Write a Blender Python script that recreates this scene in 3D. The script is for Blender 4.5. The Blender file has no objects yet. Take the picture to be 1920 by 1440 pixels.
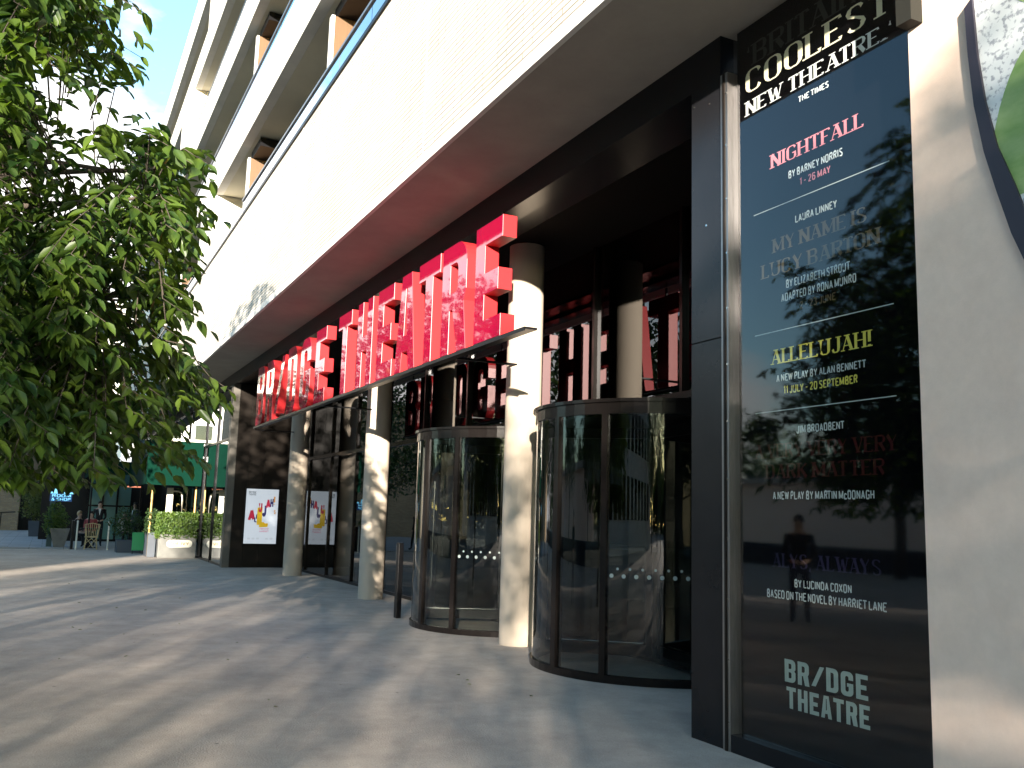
import bpy, math, random
import numpy as np
from mathutils import Vector, Matrix
R = math.radians
S = bpy.context.scene
COL = S.collection

# ------------------------------------------------------------------ camera
F_PX, YAW, PIT, ROL = 1740.0, R(26.25), R(8.15), R(1.62)
EYE = Vector((0, 0, 1.6))
fw = Vector((-math.cos(YAW)*math.cos(PIT), math.sin(YAW)*math.cos(PIT), math.sin(PIT)))
_r = fw.cross(Vector((0, 0, 1))).normalized(); _u = _r.cross(fw)
cr = math.cos(ROL)*_r + math.sin(ROL)*_u
cu = -math.sin(ROL)*_r + math.cos(ROL)*_u
cam = bpy.data.cameras.new('camera'); camo = bpy.data.objects.new('camera', cam); COL.objects.link(camo)
cam.sensor_width = 36; cam.lens = 36*F_PX/1920; cam.clip_end = 2000; cam.clip_start = 0.05
M = Matrix.Identity(4)
for i in range(3):
    M[i][0] = cr[i]; M[i][1] = cu[i]; M[i][2] = -fw[i]; M[i][3] = EYE[i]
camo.matrix_world = M
S.camera = camo

# ------------------------------------------------------------------ world, sun, exposure
SUN_EL, SUN_AZ = R(9.5), R(25.5)          # low evening sun behind the camera, grazing the facade
to_sun = Vector((math.cos(SUN_AZ)*math.cos(SUN_EL), -math.sin(SUN_AZ)*math.cos(SUN_EL), math.sin(SUN_EL)))
w = bpy.data.worlds.new('World'); S.world = w; w.use_nodes = True
nt = w.node_tree; nt.nodes.clear()
N = nt.nodes.new; L = nt.links.new
out = N('ShaderNodeOutputWorld'); bg = N('ShaderNodeBackground'); bg.inputs[1].default_value = 0.125
sky = N('ShaderNodeTexSky'); sky.sky_type = 'NISHITA'; sky.sun_disc = False
sky.sun_elevation = SUN_EL; sky.sun_rotation = math.atan2(to_sun.x, to_sun.y)
sky.air_density = 1.0; sky.dust_density = 0.6; sky.ozone_density = 1.0
tc = N('ShaderNodeTexCoord'); mp = N('ShaderNodeMapping'); mp.inputs['Scale'].default_value = (1.0, 1.0, 2.2)
mp.inputs['Location'].default_value = (0.35, 0.0, 0.1)
nz = N('ShaderNodeTexNoise'); nz.inputs['Scale'].default_value = 3.2; nz.inputs['Detail'].default_value = 8; nz.inputs['Roughness'].default_value = 0.58
rp = N('ShaderNodeValToRGB'); rp.color_ramp.elements[0].position = 0.875; rp.color_ramp.elements[1].position = 0.985
mx = N('ShaderNodeMix'); mx.data_type = 'RGBA'
gain = N('ShaderNodeMix'); gain.data_type = 'RGBA'; gain.blend_type = 'MULTIPLY'; gain.inputs[0].default_value = 1.0
gain.inputs[7].default_value = (0.78, 1.0, 1.10, 1)
L(sky.outputs[0], gain.inputs[6])
# cloud bank low in the west, clear overhead
vdot = N('ShaderNodeVectorMath'); vdot.operation = 'DOT_PRODUCT'; vdot.inputs[1].default_value = (-1.0, 0.10, -0.8)
cad = N('ShaderNodeMath'); cad.operation = 'MULTIPLY_ADD'; cad.inputs[1].default_value = 0.62
L(tc.outputs['Generated'], vdot.inputs[0]); L(tc.outputs['Generated'], mp.inputs[0]); L(mp.outputs[0], nz.inputs['Vector'])
L(nz.outputs[0], cad.inputs[0]); L(vdot.outputs['Value'], cad.inputs[2]); L(cad.outputs[0], rp.inputs[0])
L(rp.outputs[0], mx.inputs[0]); L(gain.outputs[2], mx.inputs[6]); mx.inputs[7].default_value = (3.6, 3.5, 3.4, 1)
L(mx.outputs[2], bg.inputs[0]); L(bg.outputs[0], out.inputs[0])
sl = bpy.data.lights.new('sun', 'SUN'); sl.energy = 4.6; sl.angle = R(0.53); sl.color = (1.0, 0.90, 0.77)
so = bpy.data.objects.new('sun', sl); COL.objects.link(so); so.location = (20, -20, 30)
so.rotation_euler = (-to_sun).to_track_quat('-Z', 'Y').to_euler()
S.view_settings.view_transform = 'Standard'; S.view_settings.look = 'None'
S.view_settings.exposure = 2.22; S.view_settings.gamma = 1.0; S.view_settings.use_curve_mapping = False
S.cycles.use_denoising = True
S.cycles.max_bounces = 10; S.cycles.diffuse_bounces = 3; S.cycles.glossy_bounces = 5; S.cycles.transparent_max_bounces = 16
S.cycles.caustics_reflective = False; S.cycles.caustics_refractive = False
S.cycles.sample_clamp_indirect = 4.0

# ------------------------------------------------------------------ materials
def mat(name, col, rough=0.6, metal=0.0, spec=0.5, var=0.0, vscale=3.0, bump=0.0, bscale=40.0, stretch=(1, 1, 1), coat=0.0, emit=None, estr=0.0, col2=None):
    m = bpy.data.materials.new(name); m.use_nodes = True
    t = m.node_tree; b = t.nodes['Principled BSDF']
    b.inputs['Base Color'].default_value = (*col, 1); b.inputs['Roughness'].default_value = rough
    b.inputs['Metallic'].default_value = metal; b.inputs['Specular IOR Level'].default_value = spec
    if coat: b.inputs['Coat Weight'].default_value = coat; b.inputs['Coat Roughness'].default_value = 0.02
    if emit: b.inputs['Emission Color'].default_value = (*emit, 1); b.inputs['Emission Strength'].default_value = estr
    tcn = t.nodes.new('ShaderNodeTexCoord'); mpn = t.nodes.new('ShaderNodeMapping'); mpn.inputs['Scale'].default_value = stretch
    t.links.new(tcn.outputs['Object'], mpn.inputs[0])
    if var or col2:
        n = t.nodes.new('ShaderNodeTexNoise'); n.inputs['Scale'].default_value = vscale; n.inputs['Detail'].default_value = 6; n.inputs['Roughness'].default_value = 0.6
        t.links.new(mpn.outputs[0], n.inputs['Vector'])
        r = t.nodes.new('ShaderNodeValToRGB'); r.color_ramp.elements[0].position = 0.3; r.color_ramp.elements[1].position = 0.7
        c2 = col2 if col2 else tuple(min(1, c*(1+var)) for c in col)
        c1 = col if col2 else tuple(c*(1-var) for c in col)
        r.color_ramp.elements[0].color = (*c1, 1); r.color_ramp.elements[1].color = (*c2, 1)
        t.links.new(n.outputs[0], r.inputs[0]); t.links.new(r.outputs[0], b.inputs['Base Color'])
    if bump:
        n2 = t.nodes.new('ShaderNodeTexNoise'); n2.inputs['Scale'].default_value = bscale; n2.inputs['Detail'].default_value = 4
        t.links.new(mpn.outputs[0], n2.inputs['Vector'])
        bp = t.nodes.new('ShaderNodeBump'); bp.inputs['Strength'].default_value = 1.0; bp.inputs['Distance'].default_value = bump
        t.links.new(n2.outputs[0], bp.inputs['Height']); t.links.new(bp.outputs[0], b.inputs['Normal'])
    return m

def glass(name, tint=(0.75, 0.8, 0.78), gain_=1.8, wav=0.0, wscale=1.0, ior=1.5, rough=0.0):
    # thin architectural glazing: Fresnel mirror over a tinted see-through sheet
    m = bpy.data.materials.new(name); m.use_nodes = True; t = m.node_tree; t.nodes.clear()
    o = t.nodes.new('ShaderNodeOutputMaterial'); mix = t.nodes.new('ShaderNodeMixShader')
    tr = t.nodes.new('ShaderNodeBsdfTransparent'); tr.inputs[0].default_value = (*tint, 1)
    gl = t.nodes.new('ShaderNodeBsdfGlossy'); gl.inputs['Roughness'].default_value = rough; gl.inputs[0].default_value = (0.95, 0.97, 1, 1)
    fr = t.nodes.new('ShaderNodeFresnel'); fr.inputs[0].default_value = ior
    mu = t.nodes.new('ShaderNodeMath'); mu.operation = 'MULTIPLY'; mu.inputs[1].default_value = gain_; mu.use_clamp = True
    geo = t.nodes.new('ShaderNodeNewGeometry')
    im = t.nodes.new('ShaderNodeMath'); im.operation = 'MULTIPLY_ADD'; im.inputs[1].default_value = 1/ior-ior; im.inputs[2].default_value = ior
    t.links.new(geo.outputs['Backfacing'], im.inputs[0]); t.links.new(im.outputs[0], fr.inputs[0])   # same mirror from both sides of the pane
    t.links.new(fr.outputs[0], mu.inputs[0]); t.links.new(mu.outputs[0], mix.inputs[0])
    t.links.new(tr.outputs[0], mix.inputs[1]); t.links.new(gl.outputs[0], mix.inputs[2]); t.links.new(mix.outputs[0], o.inputs[0])
    if wav:
        tcn = t.nodes.new('ShaderNodeTexCoord'); n = t.nodes.new('ShaderNodeTexNoise'); n.inputs['Scale'].default_value = wscale; n.inputs['Detail'].default_value = 1
        bp = t.nodes.new('ShaderNodeBump'); bp.inputs['Distance'].default_value = wav; bp.inputs['Strength'].default_value = 1
        t.links.new(tcn.outputs['Object'], n.inputs['Vector']); t.links.new(n.outputs[0], bp.inputs['Height']); t.links.new(bp.outputs[0], gl.inputs['Normal'])
    return m

def leafmat(name, c1, c2, trans=0.35, rough=0.42, vs=5.0):
    m = bpy.data.materials.new(name); m.use_nodes = True; t = m.node_tree
    b = t.nodes['Principled BSDF']; o = t.nodes['Material Output']
    b.inputs['Roughness'].default_value = rough; b.inputs['Specular IOR Level'].default_value = 0.45
    tcn = t.nodes.new('ShaderNodeTexCoord'); n = t.nodes.new('ShaderNodeTexNoise'); n.inputs['Scale'].default_value = vs; n.inputs['Detail'].default_value = 3
    t.links.new(tcn.outputs['Object'], n.inputs['Vector'])
    r = t.nodes.new('ShaderNodeValToRGB'); r.color_ramp.elements[0].position = 0.35; r.color_ramp.elements[1].position = 0.65
    r.color_ramp.elements[0].color = (*c1, 1); r.color_ramp.elements[1].color = (*c2, 1)
    t.links.new(n.outputs[0], r.inputs[0]); t.links.new(r.outputs[0], b.inputs['Base Color'])
    tl = t.nodes.new('ShaderNodeBsdfTranslucent'); mxs = t.nodes.new('ShaderNodeMixShader'); mxs.inputs[0].default_value = trans
    hs = t.nodes.new('ShaderNodeHueSaturation'); hs.inputs['Value'].default_value = 1.5; hs.inputs['Saturation'].default_value = 1.1
    t.links.new(r.outputs[0], hs.inputs['Color']); t.links.new(hs.outputs[0], tl.inputs[0])
    t.links.new(b.outputs[0], mxs.inputs[1]); t.links.new(tl.outputs[0], mxs.inputs[2]); t.links.new(mxs.outputs[0], o.inputs[0])
    return m

def brickmat(name, c1, c2, mort, bw, bh, ms, axes='XZ', bump=0.004, rough=0.8):
    m = bpy.data.materials.new(name); m.use_nodes = True; t = m.node_tree; b = t.nodes['Principled BSDF']
    b.inputs['Roughness'].default_value = rough; b.inputs['Specular IOR Level'].default_value = 0.3
    tcn = t.nodes.new('ShaderNodeTexCoord'); sp = t.nodes.new('ShaderNodeSeparateXYZ'); cb = t.nodes.new('ShaderNodeCombineXYZ')
    t.links.new(tcn.outputs['Object'], sp.inputs[0])
    t.links.new(sp.outputs['XYZ'.index(axes[0])], cb.inputs[0]); t.links.new(sp.outputs['XYZ'.index(axes[1])], cb.inputs[1])
    br = t.nodes.new('ShaderNodeTexBrick'); br.inputs['Scale'].default_value = 1.0; br.offset = 0.37; br.offset_frequency = 2
    br.inputs['Color1'].default_value = (*c1, 1); br.inputs['Color2'].default_value = (*c2, 1); br.inputs['Mortar'].default_value = (*mort, 1)
    br.inputs['Mortar Size'].default_value = ms; br.inputs['Brick Width'].default_value = bw; br.inputs['Row Height'].default_value = bh
    br.inputs['Mortar Smooth'].default_value = 0.2
    t.links.new(cb.outputs[0], br.inputs['Vector'])
    n = t.nodes.new('ShaderNodeTexNoise'); n.inputs['Scale'].default_value = 0.7; n.inputs['Detail'].default_value = 6
    t.links.new(tcn.outputs['Object'], n.inputs['Vector'])
    mxn = t.nodes.new('ShaderNodeMix'); mxn.data_type = 'RGBA'; mxn.blend_type = 'MULTIPLY'; mxn.inputs[0].default_value = 0.5
    rr = t.nodes.new('ShaderNodeValToRGB'); rr.color_ramp.elements[0].color = (0.72, 0.72, 0.72, 1); rr.color_ramp.elements[0].position = 0.3; rr.color_ramp.elements[1].position = 0.7
    t.links.new(n.outputs[0], rr.inputs[0]); t.links.new(br.outputs['Color'], mxn.inputs[6]); t.links.new(rr.outputs[0], mxn.inputs[7])
    t.links.new(mxn.outputs[2], b.inputs['Base Color'])
    bp = t.nodes.new('ShaderNodeBump'); bp.invert = True; bp.inputs['Distance'].default_value = bump; bp.inputs['Strength'].default_value = 1
    t.links.new(br.outputs['Fac'], bp.inputs['Height']); t.links.new(bp.outputs[0], b.inputs['Normal'])
    return m

MT = {}
MT['ground'] = mat('resin_gravel', (0.37, 0.315, 0.265), 0.85, spec=0.15, var=0.0, col2=(0.50, 0.43, 0.36), vscale=0.6, bump=0.006, bscale=70)
MT['paving'] = brickmat('stone_paving', (0.30, 0.31, 0.32), (0.26, 0.27, 0.28), (0.12, 0.12, 0.12), 1.1, 0.7, 0.012, 'YX', 0.002)
MT['brick'] = brickmat('pale_roman_brick', (0.66, 0.635, 0.585), (0.57, 0.53, 0.455), (0.22, 0.19, 0.15), 0.52, 0.062, 0.0075, 'XZ', 0.004)
MT['white'] = mat('white_stone_band', (0.72, 0.69, 0.63), 0.75, var=0.05, vscale=1.2, bump=0.001, bscale=60)
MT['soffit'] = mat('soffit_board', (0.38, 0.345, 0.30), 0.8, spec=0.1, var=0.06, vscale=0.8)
MT['soffit2'] = mat('balcony_soffit', (0.62, 0.57, 0.44), 0.8, var=0.06, vscale=0.8)
MT['dark'] = mat('dark_bronze_panel', (0.012, 0.012, 0.014), 0.25, metal=0.0, spec=0.22, var=0.15, vscale=2)
MT['black'] = mat('black_frame', (0.006, 0.006, 0.007), 0.35, spec=0.18)
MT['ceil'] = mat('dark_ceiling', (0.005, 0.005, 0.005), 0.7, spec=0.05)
MT['bronze'] = mat('bronze_cladding', (0.014, 0.011, 0.009), 0.38, spec=0.12, var=0.12, vscale=1.5)
MT['alu'] = mat('brushed_aluminium', (0.30, 0.28, 0.27), 0.38, metal=0.9, var=0.15, vscale=6, stretch=(8, 8, 1))
MT['steel'] = mat('polished_steel', (0.55, 0.55, 0.53), 0.14, metal=1.0)
MT['doorframe'] = mat('dark_anodised_frame', (0.011, 0.009, 0.0085), 0.2, metal=0.2, spec=0.25)
MT['conc'] = mat('cream_concrete', (0.42, 0.355, 0.285), 0.75, spec=0.15, col2=(0.50, 0.43, 0.35), vscale=1.6, bump=0.0015, bscale=50, stretch=(1.6, 1.6, 0.3))
MT['stonewall'] = mat('pale_stone_wall', (0.78, 0.60, 0.49), 0.72, spec=0.1, col2=(0.82, 0.65, 0.535), vscale=4, bump=0.0008, bscale=90)
MT['glass'] = glass('dark_glazing', (0.24, 0.26, 0.25), 1.25, 0.0012, 0.55)
MT['glassd'] = glass('door_glazing', (0.50, 0.53, 0.51), 1.3, 0.0003, 0.8)
MT['glassu'] = glass('balustrade_glass', (0.35, 0.52, 0.62), 3.0, 0.0006, 0.8)
MT['glassw'] = glass('wobbly_shop_glass', (0.35, 0.40, 0.36), 1.9, 0.004, 0.5)
MT['glassp'] = glass('poster_glass', (0.98, 0.98, 0.98), 1.3, 0.0006, 0.9, rough=0.035)
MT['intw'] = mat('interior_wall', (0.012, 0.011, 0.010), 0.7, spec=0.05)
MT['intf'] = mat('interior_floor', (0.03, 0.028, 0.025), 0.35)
MT['redf'] = mat('glossy_red_acrylic', (0.33, 0.002, 0.035), 0.05, spec=0.6, coat=1.0, bump=0.0025, bscale=3.2)
MT['reds'] = mat('red_letter_return', (0.40, 0.022, 0.026), 0.35, spec=0.4)
MT['timber'] = mat('tan_timber_panel', (0.13, 0.072, 0.034), 0.55, var=0.12, vscale=5, stretch=(6, 6, 0.6))
MT['winframe'] = mat('pale_window_frame', (0.62, 0.60, 0.55), 0.45)
MT['pbg'] = mat('black_poster_backing', (0.002, 0.002, 0.0025), 0.8, spec=0.0)
def vinyl(n, c): return mat('vinyl_'+n, c, 0.7, spec=0.05)
MT['cream'] = vinyl('cream', (0.80, 0.78, 0.56)); MT['pwhite'] = vinyl('white', (0.78, 0.84, 0.82)); MT['pink'] = vinyl('pink', (0.72, 0.25, 0.28))
MT['brown'] = vinyl('brown', (0.11, 0.08, 0.04)); MT['yell'] = vinyl('yellow', (0.62, 0.56, 0.10)); MT['dred'] = vinyl('dark_red', (0.032, 0.005, 0.005))
MT['dpur'] = vinyl('dark_purple', (0.016, 0.014, 0.034)); MT['dgrey'] = vinyl('dark_grey', (0.03, 0.034, 0.03)); MT['pgrey'] = vinyl('grey_white', (0.44, 0.49, 0.46))
MT['sage'] = vinyl('sage', (0.34, 0.42, 0.36))
MT['bark'] = mat('bark', (0.07, 0.055, 0.042), 0.9, var=0.3, vscale=8, bump=0.01, bscale=18, stretch=(3, 3, 0.7))
MT['leafn'] = leafmat('near_leaves', (0.022, 0.055, 0.013), (0.095, 0.150, 0.020), 0.40)
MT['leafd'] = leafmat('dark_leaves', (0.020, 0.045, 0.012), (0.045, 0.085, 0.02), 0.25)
MT['leafh'] = leafmat('hedge_leaves', (0.055, 0.11, 0.02), (0.11, 0.17, 0.03), 0.3)
MT['leafo'] = leafmat('olive_leaves', (0.06, 0.085, 0.02), (0.12, 0.14, 0.03), 0.3)
MT['green'] = mat('green_canvas', (0.001, 0.019, 0.0115), 0.8, spec=0.05, var=0.12, vscale=2)
MT['teal'] = mat('dark_teal_canvas', (0.006, 0.045, 0.045), 0.75)
MT['zinc'] = mat('zinc_planter', (0.13, 0.13, 0.118), 0.5, metal=0.1, var=0.22, vscale=3)
MT['slate'] = mat('slate_planter', (0.05, 0.06, 0.075), 0.6, var=0.1)
MT['gold'] = mat('brass_gold', (0.42, 0.28, 0.09), 0.35, metal=0.4)
MT['cane'] = mat('rattan_cane', (0.52, 0.40, 0.20), 0.55, var=0.2, vscale=30)
MT['postw'] = mat('cream_painted_post', (0.74, 0.71, 0.60), 0.5)

def spots(m, scale, thr, col, fac):
    t = m.node_tree; b = t.nodes['Principled BSDF']; src = b.inputs['Base Color'].links[0].from_socket
    tcn = t.nodes.new('ShaderNodeTexCoord'); v = t.nodes.new('ShaderNodeTexVoronoi'); v.inputs['Scale'].default_value = scale
    r = t.nodes.new('ShaderNodeMath'); r.operation = 'LESS_THAN'; r.inputs[1].default_value = thr
    k = t.nodes.new('ShaderNodeMath'); k.operation = 'MULTIPLY'; k.inputs[1].default_value = fac
    mxn = t.nodes.new('ShaderNodeMix'); mxn.data_type = 'RGBA'; mxn.inputs[7].default_value = (*col, 1)
    t.links.new(tcn.outputs['Object'], v.inputs['Vector']); t.links.new(v.outputs['Distance'], r.inputs[0]); t.links.new(r.outputs[0], k.inputs[0])
    t.links.new(k.outputs[0], mxn.inputs[0]); t.links.new(src, mxn.inputs[6]); t.links.new(mxn.outputs[2], b.inputs['Base Color'])
def mottle(m, scale, lo, hi):
    t = m.node_tree; b = t.nodes['Principled BSDF']; src = b.inputs['Base Color'].links[0].from_socket
    tcn = t.nodes.new('ShaderNodeTexCoord'); n = t.nodes.new('ShaderNodeTexNoise'); n.inputs['Scale'].default_value = scale; n.inputs['Detail'].default_value = 9; n.inputs['Roughness'].default_value = 0.7
    r = t.nodes.new('ShaderNodeValToRGB'); r.color_ramp.elements[0].position = 0.3; r.color_ramp.elements[1].position = 0.7
    r.color_ramp.elements[0].color = (lo, lo, lo, 1); r.color_ramp.elements[1].color = (hi, hi, hi, 1)
    mxn = t.nodes.new('ShaderNodeMix'); mxn.data_type = 'RGBA'; mxn.blend_type = 'MULTIPLY'; mxn.inputs[0].default_value = 1.0
    t.links.new(tcn.outputs['Object'], n.inputs['Vector']); t.links.new(n.outputs[0], r.inputs[0]); t.links.new(src, mxn.inputs[6]); t.links.new(r.outputs[0], mxn.inputs[7]); t.links.new(mxn.outputs[2], b.inputs['Base Color'])
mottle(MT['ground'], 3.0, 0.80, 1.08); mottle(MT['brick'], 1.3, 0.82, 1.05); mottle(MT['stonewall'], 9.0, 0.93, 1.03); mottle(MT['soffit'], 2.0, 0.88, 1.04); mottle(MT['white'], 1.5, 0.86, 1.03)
spots(MT['ground'], 2.1, 0.035, (0.12, 0.11, 0.10), 0.7); spots(MT['ground'], 60, 0.22, (0.20, 0.18, 0.16), 0.5); spots(MT['ground'], 47, 0.16, (0.62, 0.58, 0.52), 0.45)

# ------------------------------------------------------------------ mesh helpers
def tag(o, label=None, cat=None, group=None, kind=None):
    if label: o['label'] = label
    if cat: o['category'] = cat
    if group: o['group'] = group
    if kind: o['kind'] = kind
    return o
def wloc(p):
    v = Vector((0, 0, 0))
    while p is not None:
        v += p.location; p = p.parent
    return v
def thing(name, loc, label, cat, group=None):
    o = bpy.data.objects.new(name, None); o.empty_display_size = 0.3; o.location = loc; COL.objects.link(o)
    return tag(o, label, cat, group)
def link(name, me, parent=None, loc=(0, 0, 0)):
    o = bpy.data.objects.new(name, me); COL.objects.link(o); o.location = loc
    if parent is not None: o.parent = parent
    return o

class MB:
    def __init__(s): s.v = []; s.f = []; s.m = []; s.mi = 0; s.sm = []
    def add(s, vs, fs, smooth=False):
        b = len(s.v); s.v += [tuple(v) for v in vs]
        for f in fs: s.f.append(tuple(i+b for i in f)); s.m.append(s.mi); s.sm.append(smooth)
    def box(s, x0, x1, y0, y1, z0, z1):
        s.add([(x0, y0, z0), (x1, y0, z0), (x1, y1, z0), (x0, y1, z0), (x0, y0, z1), (x1, y0, z1), (x1, y1, z1), (x0, y1, z1)],
              [(0, 3, 2, 1), (4, 5, 6, 7), (0, 1, 5, 4), (1, 2, 6, 5), (2, 3, 7, 6), (3, 0, 4, 7)]); return s
    def quad(s, a, b, c, d): s.add([a, b, c, d], [(0, 1, 2, 3)]); return s
    def cyl(s, cx, cy, z0, z1, r0, r1=None, n=32, cap=True):
        r1 = r0 if r1 is None else r1; V = []
        for k in range(n):
            a = 2*math.pi*k/n; V.append((cx+r0*math.cos(a), cy+r0*math.sin(a), z0))
        for k in range(n):
            a = 2*math.pi*k/n; V.append((cx+r1*math.cos(a), cy+r1*math.sin(a), z1))
        s.add(V, [(k, (k+1) % n, n+(k+1) % n, n+k) for k in range(n)], True)
        if cap: s.add(V, [tuple(range(n-1, -1, -1)), tuple(range(n, 2*n))])
        return s
    def tube(s, pts, rad, n=8, cap=True):
        P = [Vector(p) for p in pts]; rad = rad if isinstance(rad, (list, tuple)) else [rad]*len(P)
        V = []; ref = None
        for i, p in enumerate(P):
            d = (P[min(i+1, len(P)-1)] - P[max(i-1, 0)]).normalized()
            if ref is None:
                ref = Vector((0, 0, 1)) if abs(d.z) < 0.9 else Vector((1, 0, 0))
            a = d.cross(ref)
            if a.length < 1e-4: a = d.cross(Vector((0.3, 1, 0.2)))
            a.normalize(); b = d.cross(a); ref = b.cross(d) if False else ref
            for k in range(n):
                t = 2*math.pi*k/n; V.append(p + (a*math.cos(t)+b*math.sin(t))*rad[i])
        Fs = []
        for i in range(len(P)-1):
            for k in range(n):
                Fs.append((i*n+k, i*n+(k+1) % n, (i+1)*n+(k+1) % n, (i+1)*n+k))
        s.add(V, Fs, True)
        if cap: s.add(V, [tuple(range(n-1, -1, -1)), tuple(range((len(P)-1)*n, len(P)*n))])
        return s
    def arc(s, cx, cy, r0, r1, a0, a1, z0, z1, n=24):
        # curved wall segment (annular sector)
        V = []
        for k in range(n+1):
            a = R(a0+(a1-a0)*k/n); c, q = math.cos(a), math.sin(a)
            V += [(cx+r0*c, cy+r0*q, z0), (cx+r1*c, cy+r1*q, z0), (cx+r1*c, cy+r1*q, z1), (cx+r0*c, cy+r0*q, z1)]
        Fs = []
        for k in range(n):
            b = 4*k
            for e in range(4): Fs.append((b+e, b+(e+1) % 4, b+4+(e+1) % 4, b+4+e))
        s.add(V, Fs, False); s.add(V, [(3, 2, 1, 0), (4*n, 4*n+1, 4*n+2, 4*n+3)]); return s
    def sheet(s, cx, cy, r, a0, a1, z0, z1, n=32):
        V = []
        for k in range(n+1):
            a = R(a0+(a1-a0)*k/n); V += [(cx+r*math.cos(a), cy+r*math.sin(a), z0), (cx+r*math.cos(a), cy+r*math.sin(a), z1)]
        s.add(V, [(2*k, 2*k+2, 2*k+3, 2*k+1) for k in range(n)], True); return s
    def mesh(s, name, mats, off=Vector((0, 0, 0))):
        me = bpy.data.meshes.new(name)
        me.from_pydata([(v[0]-off.x, v[1]-off.y, v[2]-off.z) for v in s.v], [], s.f)
        for m in (mats if isinstance(mats, (list, tuple)) else [mats]): me.materials.append(MT[m] if isinstance(m, str) else m)
        me.polygons.foreach_set('material_index', s.m); me.polygons.foreach_set('use_smooth', s.sm); me.update()
        return me
    def build(s, name, mats, parent=None, bevel=0.0, label=None):
        o = link(name, s.mesh(name, mats, wloc(parent)), parent)
        if bevel:
            b = o.modifiers.new('bevel', 'BEVEL'); b.width = bevel; b.segments = 2; b.limit_method = 'ANGLE'; b.angle_limit = R(50)
        if label: o['label'] = label
        return o
def Box(name, m, p, *a, bevel=0.0, label=None): return MB().box(*a).build(name, m, p, bevel, label)

def leafmesh(name, pos, dirs, nrm, ln, wd, m, off=Vector((0, 0, 0)), fold=0.10):
    # many separate leaf-shaped faces (two folded quads each)
    n = len(pos); d = dirs/np.linalg.norm(dirs, axis=1, keepdims=True)
    s = np.cross(d, nrm); s /= np.linalg.norm(s, axis=1, keepdims=True)+1e-9; u = np.cross(s, d)
    ln = ln[:, None]; wd = wd[:, None]
    base = pos; tip = pos+d*ln - u*ln*0.10
    def side(sg_):
        return [pos+d*ln*a+sg_*s*wd*b+u*ln*fold*c for a, b, c in ((.12, .28, .5), (.36, .50, 1.0), (.62, .40, .8), (.84, .18, .3))]
    lv = side(1); rv_ = side(-1)
    V = np.stack([base]+lv+[tip]+rv_[::-1], 1).reshape(-1, 3) - np.array(off)
    idx = (np.arange(n)*10)[:, None]
    Fq = np.concatenate([idx+np.array([0, 5, 4, 3, 2, 1]), idx+np.array([0, 9, 8, 7, 6, 5])], 1).reshape(-1)
    me = bpy.data.meshes.new(name); me.vertices.add(n*10); me.vertices.foreach_set('co', V.reshape(-1))
    me.loops.add(n*12); me.loops.foreach_set('vertex_index', Fq.astype(np.int32))
    me.polygons.add(n*2); me.polygons.foreach_set('loop_start', np.arange(0, n*12, 6, dtype=np.int32))
    me.update(calc_edges=True); me.validate(); me.materials.append(MT[m]); return me

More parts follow.
